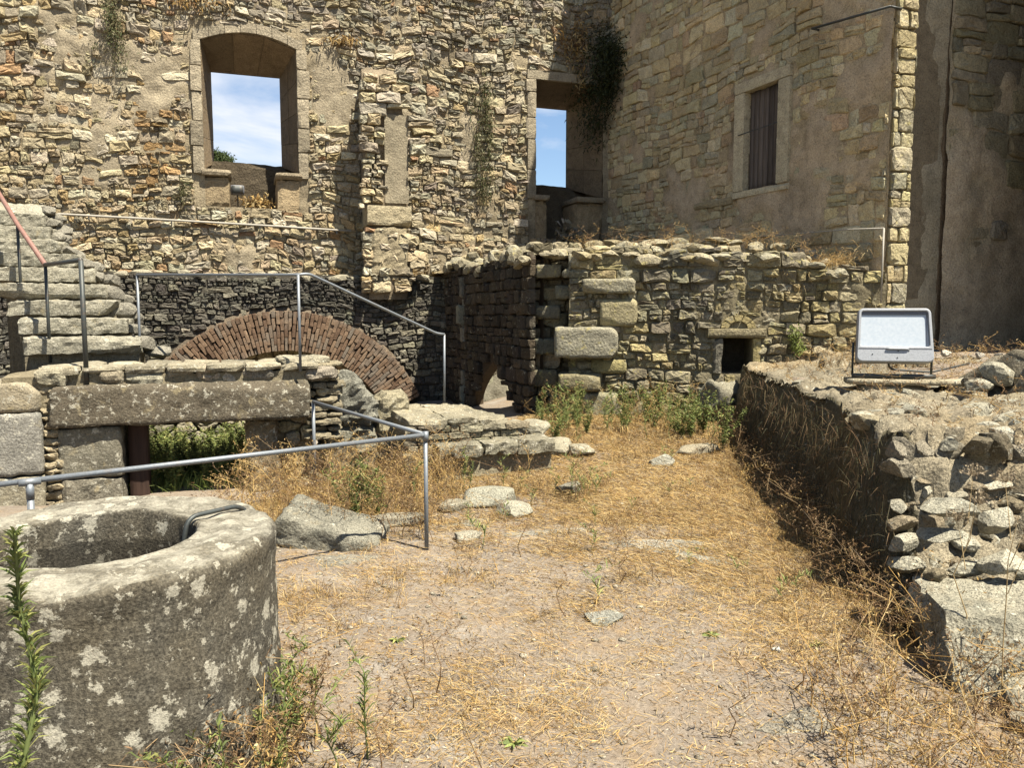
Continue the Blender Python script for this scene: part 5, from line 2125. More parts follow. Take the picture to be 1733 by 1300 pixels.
# earth shelf joining bank, terrace wall and building
def build_shelf():
    x = np.linspace(2.7, 7.5, 50)
    y = np.linspace(7.2, 10.9, 40)
    X, Y = np.meshgrid(x, y)
    Z = .98 + .22 * sstep(7.0, 8.0, Y) * sstep(3.6, 4.6, X) + .06 * fbm2(X * 1.6, Y * 1.6, 4, 71) + .03 * fbm2(X * 6, Y * 6, 3, 72)
    Z = Z - 1.2 * sstep(.12, -.1, X - bank_edge(Y.ravel()).reshape(Y.shape) - .05)
    V = np.stack([X, Y, Z], -1).reshape(-1, 3)
    nx = len(x)
    j, i = np.meshgrid(np.arange(len(y) - 1), np.arange(nx - 1), indexing='ij')
    j, i = j.ravel(), i.ravel()
    F = np.stack([j * nx + i, j * nx + i + 1, (j + 1) * nx + i + 1, (j + 1) * nx + i], 1)
    o = mk('earth_shelf', V, F, M_ground)
    props(o, 'earth shelf between rubble bank and building', kind='structure')


build_shelf()


# ---------------------------------------------------------------- floodlight
def rounded_box(w, h, d, r, n=5):
    """front at y=0, back at y=d; rounded in x-z plane; centred"""
    out = []
    for cx, cz, a0 in ((w / 2 - r, h / 2 - r, 0), (-w / 2 + r, h / 2 - r, 90), (-w / 2 + r, -h / 2 + r, 180), (w / 2 - r, -h / 2 + r, 270)):
        for k in range(n + 1):
            a = R(a0 + 90 * k / n)
            out.append((cx + r * math.cos(a), cz + r * math.sin(a)))
    return out


def build_floodlight():
    Y = 6.9
    base = at(1513, 640, Y)
    sc = Y / FPX
    W, Hh = 117 * sc, 93 * sc
    t = thing('floodlight', 'big grey floodlight with pale glass standing on the rubble bank', 'floodlight', base)
    rz = R(-14)
    tilt = R(14)
    X = A3(math.cos(rz), math.sin(rz), 0)
    nrm = A3(math.sin(rz), -math.cos(rz), 0)
    front = nrm * math.cos(tilt) + ZUP * math.sin(tilt)
    upv = ZUP * math.cos(tilt) - nrm * math.sin(tilt)
    cen = at(1513, 568, Y)

    def P(x, z, d):
        return cen + X * x + upv * z + front * d

    def loft(rings, name, mat, caps=(True, True), smooth=False):
        V, F = [], []
        m = len(rings[0])
        for rg_ in rings:
            V += [P(*p) for p in rg_]
        for k in range(len(rings) - 1):
            for i in range(m):
                j = (i + 1) % m
                F.append((k * m + i, k * m + j, (k + 1) * m + j, (k + 1) * m + i))
        if caps[0]:
            F.append(tuple(range(m))[::-1])
        if caps[1]:
            F.append(tuple((len(rings) - 1) * m + i for i in range(m)))
        o = mk(name, V, F, mat, t, smooth=smooth)
        bv = o.modifiers.new('bevel', 'BEVEL')
        bv.width = .004
        bv.segments = 2
        bv.limit_method = 'ANGLE'
        return o
    o1 = rounded_box(W, Hh, 0, .045)
    # trapezoid: slightly wider at the bottom
    wid = lambda x, z: x * (1 - .035 * (z / (Hh / 2)))
    ring = lambda s, d, dz=0: [(wid(x, z) * s, z * s + dz, d) for x, z in o1]
    loft([ring(.99, 0), ring(1.0, -.02), ring(.97, -.10), ring(.72, -.22), ring(.55, -.24)], 'housing', M_lampdark, (False, True))
    # rim with a window cut in it
    gw, gh = W * .91, Hh * .66
    o2 = rounded_box(gw, gh, 0, .02)
    gz0 = Hh * .115
    rin = lambda s, d: [(wid(x, z) * s, z * s + gz0, d) for x, z in o2]
    loft([ring(1.0, -.03), ring(1.0, .02), ring(.975, .035), rin(1.0, .035), rin(.97, .0)], 'rim', M_lampgrey, (False, False))
    loft([rin(.985, .006), rin(.984, .009)], 'glass', M_glass, (True, True))
    # dark border strips along the top and right of the glass
    bw = .012
    for (a, b, c, d_, nm) in ((-gw / 2, gw / 2, gz0 + gh / 2 - .03, gz0 + gh / 2 - .004, 'inner_edge'), (gw / 2 - .028, gw / 2 - .006, gz0 - gh / 2 + .01, gz0 + gh / 2 - .03, 'inner_edge')):
        V = [P(a + .012, c, (.0185)), P(b - .012, c, (.0185)), P(b - .012, d_, (.0185)), P(a + .012, d_, (.0185)), P(a + .012, c, .008), P(b - .012, c, .008), P(b - .012, d_, .008), P(a + .012, d_, .008)]
        mk(nm, V, [(0, 1, 2, 3), (7, 6, 5, 4), (0, 4, 5, 1), (1, 5, 6, 2), (2, 6, 7, 3), (3, 7, 4, 0)], M_lampdark, t, smooth=False)
    # hinge line and clasp
    zc = -Hh * .255
    V, F = tube([P(-W * .485, zc, .036), P(W * .485, zc, .036)], .003, 6)
    mk('seam', V, F, M_lampdark, t)
    V, F = block_shape(W * .30, .018, .016, res=.03, rnd_=.006, amp=0, seed=0, chips=0)
    mk('clasp', frame_pts(P(-W * .12, zc - .012, .035), X, front, upv, V), F, M_lampgrey, t)
    for (x, z) in ((.04, -.30), (.18, -.29), (.03, -.42), (-.3, -.36)):
        V, F = tube([P(W * x, Hh * z, .034), P(W * x, Hh * z, .040)], .005, 8)
        mk('bolt', V, F, M_iron, t)
    # yoke and base
    zb = base[2]
    for s in (-1, 1):
        a = P(s * W * .53, -.05, -.06)
        b = A3(a[0], a[1], zb + .02)
        V, F = tube([a, b], .010, 6)
        mk('yoke_arm', V, F, M_iron, t)
    V, F = block_shape(W * 1.12, .03, .04, res=.1, rnd_=.004, amp=0, seed=0, chips=0)
    mk('yoke_bar', frame_pts(A3(cen[0], cen[1], zb) + X * (-W * .56) + nrm * .05, X, -nrm, ZUP, V), F, M_iron, t)
    V, F = block_shape(W * 1.65, .30, .05, res=.08, rnd_=.01, amp=.004, seed=2, chips=3)
    mk('base_plate', frame_pts(A3(cen[0], cen[1], zb - .055) + X * (-W * .62) + nrm * .12, X, -nrm, ZUP, V), F, M_block, t, A3(.36, .31, .22))
    c0 = cen - front * .2 - upv * .12
    V, F = tube(bent([c0, A3(c0[0] + .05, c0[1] + .1, zb + .06), A3(c0[0] + .45, c0[1] + .12, zb + .03), A3(c0[0] + .9, c0[1] + .3, zb + .10)], .06), .009, 6)
    mk('cable', V, F, M_iron, t)
    V, F = block_shape(W * .9, .25, .3, res=.06, rnd_=.03, amp=.02, seed=3, chips=6)
    mk('base_block', frame_pts(A3(cen[0], cen[1], zb - .36) + X * (-W * .45) + nrm * .10, X, -nrm, ZUP, V), F, M_rock, t, A3(.34, .29, .2))


build_floodlight()


def build_small_lamp():
    c = BW.pt(*BW.uv(402, 322, -.15), -.15)
    t = thing('window_spotlight', 'small dark spotlight in the recess below the arched window', 'spotlight', c)
    V, F = block_shape(.24, .16, .18, res=.06, rnd_=.025, amp=0, seed=1, chips=0)
    mk('housing', frame_pts(c + BW.u * -.12 + A3(0, 0, -.09) + BW.n * -.06, BW.u, BW.n, ZUP, V), F, M_lampdark, t)
    V, F = block_shape(.20, .008, .14, res=.06, rnd_=.004, amp=0, seed=1, chips=0)
    mk('glass', frame_pts(c + BW.u * -.10 + A3(0, 0, -.07) + BW.n * .101, BW.u, BW.n, ZUP, V), F, M_iron, t)
    V, F = tube([c + A3(0, 0, -.08), c + A3(0, 0, -.3)], .012, 6)
    mk('stem', V, F, M_iron, t)


build_small_lamp()


# ---------------------------------------------------------------- railings
def railing(name, label, pieces, mat, loc):
    t = thing(name, label, 'railing', loc)
    for nm, pts, r, m in pieces:
        V, F = tube(pts, r, 10)
        mk(nm, V, F, m or mat, t)
    return t


def build_rails():
    # foreground railing with corner post
    pz = float(gz(-.6, 5.56))
    base = onz(722, 930, pz)
    top = base + A3(0, 0, .83)
    lft = onz(-60, 827, .83)
    far = onz(530, 680, .83)
    p50 = onz(50, 816, .83)
    farb = A3(far[0], far[1], float(gz(far[0], far[1])) - .05)
    t = railing('pipe_railing', 'galvanised pipe railing with corner post in front of the weeds', [
        ('post', [base - A3(0, 0, .1), top], .0155, M_galv), ('top_rail', [top, lft], .0155, M_galv), ('top_rail', [top, far], .0155, M_galv),
        ('post', [farb, far], .0165, M_galv), ('post', [p50 - A3(0, 0, .95), p50], .0175, M_galv)], M_galv, base)
    V, F = tube([top - A3(0, 0, .045), top + A3(0, 0, .024)], .022, 10)
    mk('elbow_fitting', V, F, M_galv, t)
    d = (lft - top) / np.linalg.norm(lft - top)
    V, F = tube([p50 - d * .05, p50 + d * .05], .020, 10)
    mk('tee_fitting', V, F, M_galv, t)
    V, F = tube([p50 - A3(0, 0, .09), p50 - A3(0, 0, .01)], .020, 10)
    mk('tee_fitting', V, F, M_galv, t)
    # rail round the platform
    z = 1.26
    a = onz(508, 605, z)
    b3 = at(752, 684, 9.4)
    b3t = at(752, 566, 9.4)
    p1t = at(232, 465, 8.7)
    p2t = A3(a[0], a[1], 0) + A3(0, 0, at(508, 465, a[1])[2])
    knee = at(522, 463, a[1] + .06)
    low = at(738, 564, 9.32)
    p1b = A3(p1t[0], p1t[1], 1.05)
    railing('pipe_railing', 'thin grey pipe railing along the platform sloping down to the ledge', [
        ('top_rail', bent([p1t, p2t, knee, low, b3t], .05), .015, M_galv), ('post', [p1b, p1t], .014, M_galv), ('post', [a - A3(0, 0, .14), p2t], .014, M_galv),
        ('post', [b3 - A3(0, 0, .04), b3t], .014, M_galv)], M_galv, p1b)
    # wall-mounted handrail
    D = .13
    r = [BW.pt(*BW.uv(x, y, D), D) for x, y in ((82, 372), (98, 362), (300, 373), (470, 383), (594, 391))]
    t = railing('wall_handrail', 'pale handrail fixed along the sunlit wall below the arched window', [('rail', bent([BW.pt(*BW.uv(80, 380, 0), -.02)] + r, .03), .020, M_palerail)], M_galv, r[0])
    for x, y in ((150, 365), (290, 372), (440, 381), (570, 389)):
        p = BW.pt(*BW.uv(x, y, D), D)
        V, F = tube([p, p - A3(0, 0, .07), p - BW.n * .18 - A3(0, 0, .07)], .010, 6)
        mk('bracket', V, F, M_galv, t)
    # stair handrail
    q0b, q0t = LH.pt(LH.uv(144, 650)[0], 1.0, -.02), None
    q0b = at(147, 650, 7.28)
    q0t = at(137, 440, 7.28)
    q1b, q1t = at(85, 606, 8.25), at(75, 448, 8.25)
    q2b, q2t = at(36, 500, 9.25), at(30, 379, 9.25)
    q3t = at(-45, 255, 10.4)
    railing('stair_railing', 'dark iron stair railing with flat faded red sloping handrail', [
        ('post', [q0b - A3(0, 0, .05), A3(q0b[0], q0b[1], q0t[2])], .022, M_iron), ('post', [q1b - A3(0, 0, .05), A3(q1b[0], q1b[1], q1t[2])], .017, M_iron),
        ('post', [q2b - A3(0, 0, .2), A3(q2b[0], q2b[1], q2t[2])], .017, M_iron),
        ('top_bar', [A3(q0b[0], q0b[1], q0t[2]), A3(q1b[0], q1b[1], q1t[2])], .022, M_iron),
        ('handrail', [A3(q1b[0], q1b[1], q1t[2]), A3(q2b[0], q2b[1], q2t[2]), q3t], .026, M_rustrail)], M_iron, q0b)
    # terrace rail
    D = .10
    zt = FW.uv(1497, 386, -.05)[1]
    e = FW.pt(FW.uv(1497, 500, .1)[0], 1.6, .1)
    e = FW.pt(FW.uv(1496, 386, .10)[0], 0, .10)
    et = A3(e[0], e[1], FW.uv(1496, 386, .1)[1])
    eb = A3(e[0], e[1], FW.uv(1496, 512, .1)[1])
    m1 = RW.pt(*RW.uv(1440, 388, .25), .25)
    m2 = RW.pt(*RW.uv(1190, 408, .25), .25)
    railing('terrace_railing', 'thin pale railing crossing the foot of the shaded wall', [('post', [eb, et], .011, M_palerail), ('rail', bent([et, m1, m2], .05), .009, M_palerail)], M_galv, eb)


build_rails()


# ---------------------------------------------------------------- vegetation
DRYC = [A3(.52, .355, .135), A3(.45, .285, .10), A3(.56, .43, .21), A3(.35, .215, .08), A3(.50, .37, .175), A3(.28, .18, .08)]
GREENC = [A3(.17, .22, .065), A3(.23, .27, .08), A3(.12, .15, .05), A3(.30, .30, .10)]
BROWNC = [A3(.20, .12, .06), A3(.26, .16, .08), A3(.15, .10, .055)]


def cols_from(rg, pal, n):
    P = np.array(pal)
    return P[rg.randint(0, len(P), n)] * rg.uniform(.75, 1.25, (n, 1)) * .70


def blocked(x, y):
    well = (x + 1.555) ** 2 + (y - 2.9) ** 2 < .69 ** 2
    bank = (x > bank_edge(y) - .08) & (y > 3.4)
    left = (y > LH.pt(0, 0)[1] + (x - LH.pt(0, 0)[0]) * .344 - .05) & (x < -1.9)
    return well | bank | left


def straw():
    rg = np.random.RandomState(1)
    n = 430000
    x = rg.uniform(-2.3, 2.9, n)
    y = 2.3 + 8.6 * rg.rand(n) ** 1.25
    vis = np.abs(x) < .68 * y + .4
    d = fbm2(x * .85, y * .85, 4, 91) + .35 * fbm2(x * 4, y * 4, 3, 93)
    # thick golden mat along the middle right, thin on the bare patches near the camera
    d = d + .55 * sstep(.0, 1.6, x) * sstep(3.2, 4.6, y) + .35 * sstep(5.2, 7.5, y) - .12 - .25 * (1 - sstep(2.8, 4.0, y)) - .25 * sstep(.3, -.8, x) * (1 - sstep(4.5, 6, y))
    bare = np.exp(-(((x - 1.25) / .5) ** 2 + ((y - 3.15) / .35) ** 2)) + .8 * np.exp(-(((x - .7) / .9) ** 2 + ((y - 6.0) / .28) ** 2))
    p = np.clip(.58 + 1.8 * d - .9 * bare, .10, 1)
    k = (rg.rand(n) < p) & vis & ~blocked(x, y) & ~((y > FW.pt(0, 0)[1] - .1 + (x - .3) * -.16))
    x, y = x[k], y[k]
    m = len(x)
    az = rg.uniform(0, 2 * math.pi, m) * .6 + 1.1 + fbm2(x * .8, y * .8, 2, 3) * 2.5
    el = np.abs(rg.normal(size=m)) * .22
    dv = np.stack([np.cos(az) * np.cos(el), np.sin(az) * np.cos(el), np.sin(el)], -1)
    base = np.stack([x, y, gz(x, y) + rg.uniform(.0, .018, m)], -1)
    L = (.02 + .12 * rg.rand(m) ** 1.7) * (.72 + .28 * sstep(3.5, 6, y))
    W = rg.uniform(.0008, .0020, m) * (1 + .13 * y)
    C = cols_from(rg, DRYC, m)
    V, F, C = blades(base, dv, L, W, rg.uniform(0, .3, m) * np.sin(el), C, rg)
    o = mk('dry_straw', V, F, M_straw, None, C)
    props(o, 'golden dry straw lying flat over the courtyard earth', 'straw', kind='stuff')
    # broken stems, dead leaves and seed husks
    n = 90000
    x = rg.uniform(-2.3, 2.9, n)
    y = 2.3 + 7.5 * rg.rand(n) ** 1.3
    k = (np.abs(x) < .68 * y + .4) & ~blocked(x, y) & (rg.rand(n) < np.clip(.55 + fbm2(x * 2.2, y * 2.2, 3, 88), .1, 1))
    x, y = x[k], y[k]
    m = len(x)
    dv = rg.normal(size=(m, 3)) * A3(1, 1, .25)
    dv /= np.linalg.norm(dv, axis=1, keepdims=True)
    base = np.stack([x, y, gz(x, y) + .003], -1)
    V, F, C = blades(base, dv, rg.uniform(.008, .035, m), rg.uniform(.0015, .006, m), np.zeros(m), cols_from(rg, DRYC + BROWNC + [A3(.10, .075, .05), A3(.5, .46, .38), A3(.42, .36, .28)], m), rg)
    o = mk('dry_litter', V, F, M_straw, None, C)
    props(o, 'crumbled dry stems and husks strewn over the bare earth', 'litter', kind='stuff')
    # short upright dry grass tufts
    cent = []
    for k in range(3200):
        cx, cy = rg.uniform(-2.2, 2.8), 2.4 + 8.2 * rg.rand()
        dd = fbm2(np.array([cx * 1.1]), np.array([cy * 1.1]), 3, 98)[0] + .3 * float(sstep(6, 8, np.array([cy]))[0])
        e = float(bank_edge(cy))
        if .1 < e - cx < .6:
            dd += .8
        if abs(math.hypot(cx + 1.555, cy - 2.9) - .72) < .07:
            dd += .35
        if cx < -.9 and 5.4 < cy < 7.5:
            dd += .45
        if dd < .12 or bool(blocked(np.array([cx]), np.array([cy]))[0]):
            continue
        cent.append((cx, cy))
    cent = np.array(cent)
    m = 16
    cc = np.repeat(cent, m, 0)
    n = len(cc)
    xy = cc + rg.normal(size=(n, 2)) * .02
    az = rg.uniform(0, 6.283, n)
    el = rg.uniform(.15, 1.45, n)
    dv = np.stack([np.cos(az) * np.cos(el), np.sin(az) * np.cos(el), np.sin(el)], -1)
    base = np.column_stack([xy, gz(xy[:, 0], xy[:, 1])])
    V, F, C = blades(base, dv, rg.uniform(.04, .15, n), rg.uniform(.0012, .0024, n) * (1 + .08 * xy[:, 1]), rg.uniform(0, .3, n), cols_from(rg, DRYC + BROWNC, n), rg)
    o = mk('dry_grass', V, F, M_straw, None, C)
    props(o, 'sparse upright dry grass blades among the straw', 'grass', kind='stuff')


straw()


def plant_geom(rg, h, kind, dens=1.0):
    """returns tri arrays of one plant at the origin"""
    parts = []
    if kind == 'spike':            # tall leafy green weed with narrow upswept leaves
        n = 5
        st = np.array([[.012 * k * rg.normal(), .012 * k * rg.normal(), h * k / n] for k in range(n + 1)])
        parts.append(stem_tris(st, .006 * h / .6, (.14, .17, .06)))
        m = int(190 * h * dens)
        s = rg.rand(m) ** .9
        base = np.stack([np.interp(s, np.linspace(0, 1, n + 1), st[:, i]) for i in range(3)], -1)
        az = rg.uniform(0, 6.283, m)
        el = rg.uniform(.5, 1.15, m) - (s < .25) * rg.uniform(.6, 1.2, m)
        dv = np.stack([np.cos(az) * np.cos(el), np.sin(az) * np.cos(el), np.sin(el)], -1)
        c = cols_from(rg, GREENC, m)
        dry = s < .25
        c[dry] = cols_from(rg, DRYC, dry.sum())
        parts.append(blades(base, dv, (.05 + .06 * rg.rand(m)) * (1.25 - .75 * s), rg.uniform(.004, .008, m), rg.uniform(.1, .5, m), c, rg))
    elif kind in ('dry', 'dead'):  # bare branching stalk
        pal = DRYC if kind == 'dry' else BROWNC + [A3(.34, .24, .13)]
        n = 5
        st = np.array([[.02 * k * rg.normal(), .02 * k * rg.normal(), h * k / n] for k in range(n + 1)])
        c0 = pal[rg.randint(len(pal))]
        parts.append(stem_tris(st, .0024 + .002 * h, c0))
        m = int(10 + 26 * h)
        s = rg.uniform(.25, 1, m)
        base = np.stack([np.interp(s, np.linspace(0, 1, n + 1), st[:, i]) for i in range(3)], -1)
        az = rg.uniform(0, 6.283, m)
        el = rg.uniform(.3, 1.2, m)
        dv = np.stack([np.cos(az) * np.cos(el), np.sin(az) * np.cos(el), np.sin(el)], -1)
        L = h * rg.uniform(.08, .26, m)
        parts.append(blades(base, dv, L, np.full(m, .0022), rg.uniform(-.1, .3, m), cols_from(rg, pal, m), rg))
        tip = base + dv * L[:, None] * .95
        k = 3
        tb = np.repeat(tip, k, 0)
        mm = len(tb)
        dv2 = rg.normal(size=(mm, 3)); dv2 /= np.linalg.norm(dv2, axis=1, keepdims=True)
        parts.append(blades(tb, dv2, rg.uniform(.008, .022, mm), rg.uniform(.003, .007, mm), np.zeros(mm), cols_from(rg, pal, mm), rg))
    elif kind == 'bush':           # leafy many-stemmed weed
        ns = 9
        for q in range(ns):
            az, le = rg.uniform(0, 6.283), rg.uniform(0, .5)
            top = A3(math.cos(az) * h * le, math.sin(az) * h * le, h * rg.uniform(.6, 1))
            st = np.array([top * (t_ ** 1.1) + rg.normal(size=3) * .008 for t_ in np.linspace(0, 1, 5)])
            parts.append(stem_tris(st, .003, (.16, .15, .06)))
            m = int(55 * h / .5)
            s = rg.uniform(.15, 1, m)
            base = np.stack([np.interp(s, np.linspace(0, 1, 5), st[:, i]) for i in range(3)], -1)
            dv = rg.normal(size=(m, 3)); dv[:, 2] = np.abs(dv[:, 2]) * .7
            dv /= np.linalg.norm(dv, axis=1, keepdims=True)
            parts.append(blades(base, dv, rg.uniform(.025, .06, m), rg.uniform(.006, .014, m), rg.uniform(0, .5, m), cols_from(rg, GREENC, m), rg))
    elif kind == 'rosette':
        m = 16
        az = rg.uniform(0, 6.283, m)
        el = rg.uniform(.1, .6, m)
        dv = np.stack([np.cos(az) * np.cos(el), np.sin(az) * np.cos(el), np.sin(el)], -1)
        parts.append(blades(np.zeros((m, 3)), dv, h * rg.uniform(.6, 1.1, m), rg.uniform(.010, .018, m), rg.uniform(.1, .4, m), cols_from(rg, GREENC, m) * 1.2, rg))
    elif kind == 'umbel':
        st = np.array([[.01 * k * rg.normal(), .01 * k * rg.normal(), h * k / 4] for k in range(5)])
        parts.append(stem_tris(st, .004, (.42, .32, .17)))
        for q in range(3):
            z = h * (.55 + .15 * q)
            az = rg.uniform(0, 6.283)
            tip = A3(math.cos(az) * .09, math.sin(az) * .05, z + h * .3)
            b0 = A3(0, 0, z)
            parts.append(stem_tris(np.array([b0, (b0 + tip) / 2 + A3(0, 0, .01), tip]), .0025, (.42, .32, .17)))
            m = 60
            dv = rg.normal(size=(m, 3)); dv[:, 2] = np.abs(dv[:, 2]) + .2
            dv /= np.linalg.norm(dv, axis=1, keepdims=True)
            parts.append(blades(np.tile(tip, (m, 1)), dv, rg.uniform(.03, .07, m), np.full(m, .0022), np.full(m, -.1), cols_from(rg, [A3(.34, .27, .17), A3(.26, .2, .13)], m), rg))
            tb = tip + dv * .055
            dv2 = rg.normal(size=(m, 3)); dv2 /= np.linalg.norm(dv2, axis=1, keepdims=True)
            parts.append(blades(tb, dv2, np.full(m, .016), np.full(m, .007), np.zeros(m), cols_from(rg, [A3(.36, .29, .19), A3(.24, .19, .13)], m), rg))
    return parts


def stem_tris(P, r, col):
    V, F = tube(P, np.linspace(r, r * .35, len(P)), 4, cap=False)
    F = np.array(F)
    T = np.concatenate([F[:, [0, 1, 2]], F[:, [0, 2, 3]]])
    return V, T, np.tile(np.array(col), (len(V), 1))


def place(parts, pos, rg, scale=1.0):
    a = rg.uniform(0, 6.283)
    c, s = math.cos(a), math.sin(a)
    Rm = np.array([[c, -s, 0], [s, c, 0], [0, 0, 1]])
    return [((v * scale) @ Rm.T + np.array(pos)[None], f, cc) for v, f, cc in parts]


def single_plant(name, label, kind, h, pos, seed, cat='plant', dens=1.0):
    rg = np.random.RandomState(seed)
    parts = plant_geom(rg, h, kind, dens)
    t = thing(name, label, cat, pos)
    stems = [p for p in parts if len(p[0]) in (24, 20, 12)]
    leaves = [p for p in parts if len(p[0]) not in (24, 20, 12)]
    for nm, ps in (('stem', stems), ('leaves', leaves)):
        if ps:
            V, F, C = join_tris(ps)
            mk(nm, V + np.array(pos)[None], F, M_leaf, t, C)


def gp(px, py, z=None):
    p = onz(px, py, 0)
    for _ in range(3):
        p = onz(px, py, float(gz(p[0], p[1])))
    return p


def plants():
    # salient single plants
    p = at(45, 1330, 2.05); p[2] = float(gz(p[0], p[1]))
    single_plant('tall_weed', 'tall green leafy weed at the left edge in front of the well', 'spike', 1.15, p, 1, dens=3.0)
    p = gp(578, 1322)
    single_plant('tall_weed', 'left of the two slim green weeds at the bottom edge', 'spike', .40, p, 2)
    p = gp(622, 1285)
    single_plant('tall_weed', 'right of the two slim green weeds at the bottom edge', 'spike', .44, p, 3)
    for k, (px, py, h, lab) in enumerate(((700, 1200, .36, 'thin dry stalk right of the slim green weeds'), (738, 1175, .40, 'thin dry stalk standing alone near the middle bottom'), (1235, 1250, .36, 'thin dry stalk on bare earth at lower right'),
                                         (1052, 985, .42, 'dark dry stalk behind the round flat stone'), (1105, 985, .44, 'branching dry stalk right of the dark stalk'), (1140, 990, .40, 'rightmost dry stalk in the trio behind the round stone'),
                                         (808, 1330, .3, 'short dry stalk at the bottom edge in the middle'), (640, 1330, .35, 'dry stalk close to the slim green weeds'))):
        single_plant('dry_stalk', lab, 'dead', h, gp(px, py), 20 + k)
    for k, (px, py, lab) in enumerate(((672, 1085, 'small green rosette on bare earth left of centre'), (1203, 1078, 'pale green rosette below the round flat stone'), (1380, 1092, 'small green rosette right of the white pebble'), (1462, 1060, 'green rosette at the edge of the shaded weeds'), (870, 1260, 'tiny green seedling at the bottom middle'))):
        single_plant('green_rosette', lab, 'rosette', .07, gp(px, py), 40 + k)
    p = at(1628, 1075, 3.55); p[2] = .12
    single_plant('dry_umbel', 'tall dry umbel flower head in front of the broken stones', 'umbel', .72, p, 60)
    p = at(1698, 1130, 3.3); p[2] = .05
    single_plant('dry_umbel', 'tall thin dry umbel at the right edge', 'umbel', .80, p, 61)
    p = gp(600, 880)
    single_plant('green_bush', 'bushy yellow green weed in front of the fallen slab', 'bush', .55, p, 70)
    p = gp(1222, 760)
    single_plant('green_bush', 'green leafy weed at the far corner of the rubble bank', 'bush', .62, p, 71)

    rg = np.random.RandomState(33)

    def scatter(name, label, n, gen, kinds, hs, var=12, cat='weeds'):
        lib = [plant_geom(np.random.RandomState(900 + k), 1.0 * rg.uniform(*hs), kinds[k % len(kinds)]) for k in range(var)]
        parts = []
        for k in range(n):
            pos = gen()
            if pos is None:
                continue
            parts += place(lib[rg.randint(var)], pos, rg, rg.uniform(.7, 1.2))
        V, F, C = join_tris(parts)
        o = mk(name, V, F, M_leaf, None, C)
        props(o, label, cat, kind='stuff')
    # dry reddish weeds left of the rail corner
    def g1():
        x, y = rg.uniform(-2.4, -.55), rg.uniform(5.7, 8.0)
        if bool(blocked(np.array([x]), np.array([y]))[0]):
            return None
        return (x, y, float(gz(x, y)))
    scatter('dry_weeds', 'dense dry brown weeds behind the pipe railing', 420, g1, ['dry', 'dead', 'dry', 'dead'], (.25, .50))

    def g1b():
        x, y = rg.normal() * .22 - 1.25, rg.normal() * .25 + 6.5
        if bool(blocked(np.array([x]), np.array([y]))[0]):
            return None
        return (x, y, float(gz(x, y)))
    scatter('green_weeds', 'green weeds growing among the dry ones behind the railing', 12, g1b, ['bush', 'spike'], (.3, .5), 6)

    # green weeds at the foot of the ruined front wall
    def g2():
        x = rg.uniform(.3, 2.4)
        y = rg.normal() * .45 + 9.9
        y = min(y, FW.pt(0, 0)[1] - .2 - (x - .3) * .16)
        return (x, y, float(gz(x, y)))
    scatter('green_weeds', 'tall green weeds along the foot of the ruined front wall', 120, g2, ['spike', 'dry', 'dry', 'spike', 'bush'], (.3, .62))

    def g2b():
        x, y = rg.uniform(-1.0, .7), rg.normal() * .18 + 7.25
        return (x, y, float(gz(x, y)))
    scatter('ledge_weeds', 'dry and green weeds half hiding the stepped stone ledges', 55, g2b, ['dry', 'dry', 'spike', 'dead'], (.2, .45))

    # lush green behind the lintel opening
    def g3():
        p = LH.pt(rg.uniform(-1.1, .9), 0, -rg.uniform(.35, 2.6))
        return (p[0], p[1], float(gz(p[0], p[1])))
    scatter('green_weeds', 'lush green weeds seen through the opening under the lintel', 190, g3, ['bush', 'bush', 'spike'], (.25, .5), 8)

    n = 5200
    pp = LH.pt(rg.uniform(-1.15, .85, n), 0, -rg.uniform(.25, 2.3, n))
    pp[:, 2] = gz(pp[:, 0], pp[:, 1])
    dv = rg.normal(size=(n, 3)) * A3(.45, .45, .2) + A3(0, 0, 1)
    dv /= np.linalg.norm(dv, axis=1, keepdims=True)
    V, F, C = blades(pp, dv, rg.uniform(.08, .28, n), rg.uniform(.004, .009, n), rg.uniform(.1, .5, n), cols_from(rg, [A3(.22, .29, .07), A3(.28, .34, .09), A3(.17, .22, .06)], n), rg)
    o = mk('green_grass', V, F, M_leaf, None, C)
    props(o, 'bright green grass on the floor behind the lintel opening', 'grass', kind='stuff')

    # weeds in the shade of the bank
    def g4():
        y = 3.7 + 5.8 * rg.rand()
        x = float(bank_edge(y)) - .08 - abs(rg.normal()) * .2
        return (x, y, float(gz(x, y)))
    scatter('shaded_weeds', 'dry tangled weeds in the shade along the rubble bank', 230, g4, ['dead', 'dry', 'dead', 'dead'], (.16, .36))

    # withered growth hanging down the face of the bank
    n = 2600
    yy = 3.95 + 5.6 * rg.rand(n)
    e = bank_edge(yy)
    ht = bank_top(e + .03, yy)
    zz = ht * rg.rand(n) ** .7
    base = np.column_stack([e - .06 - .07 * (1 - zz / ht) - .03 * rg.rand(n), yy, zz])
    dv = np.column_stack([-.35 * rg.rand(n), rg.normal(size=n) * .45, -.4 + rg.normal(size=n) * .6])
    dv /= np.linalg.norm(dv, axis=1, keepdims=True)
    V, F, C = blades(base, dv, rg.uniform(.05, .22, n), rg.uniform(.002, .005, n), rg.uniform(0, .3, n), cols_from(rg, BROWNC + [A3(.10, .10, .05), A3(.14, .12, .06), A3(.3, .23, .12)], n) * .55, rg)  # growth colours cut down to add to the face's shade
    o = mk('hanging_growth', V, F, M_straw, None, C)
    props(o, 'withered growth hanging down the shaded face of the rubble bank', 'dry growth', kind='stuff')

    # dry growth on top of the bank
    def g5():
        y = 3.8 + 5.8 * rg.rand()
        x = float(bank_edge(y)) + .1 + 2.0 * rg.rand()
        return (x, y, float(bank_top(np.array([x]), np.array([y]))[0]))
    scatter('bank_weeds', 'low dry weeds on top of the rubble bank', 210, g5, ['dead', 'dry'], (.10, .26))

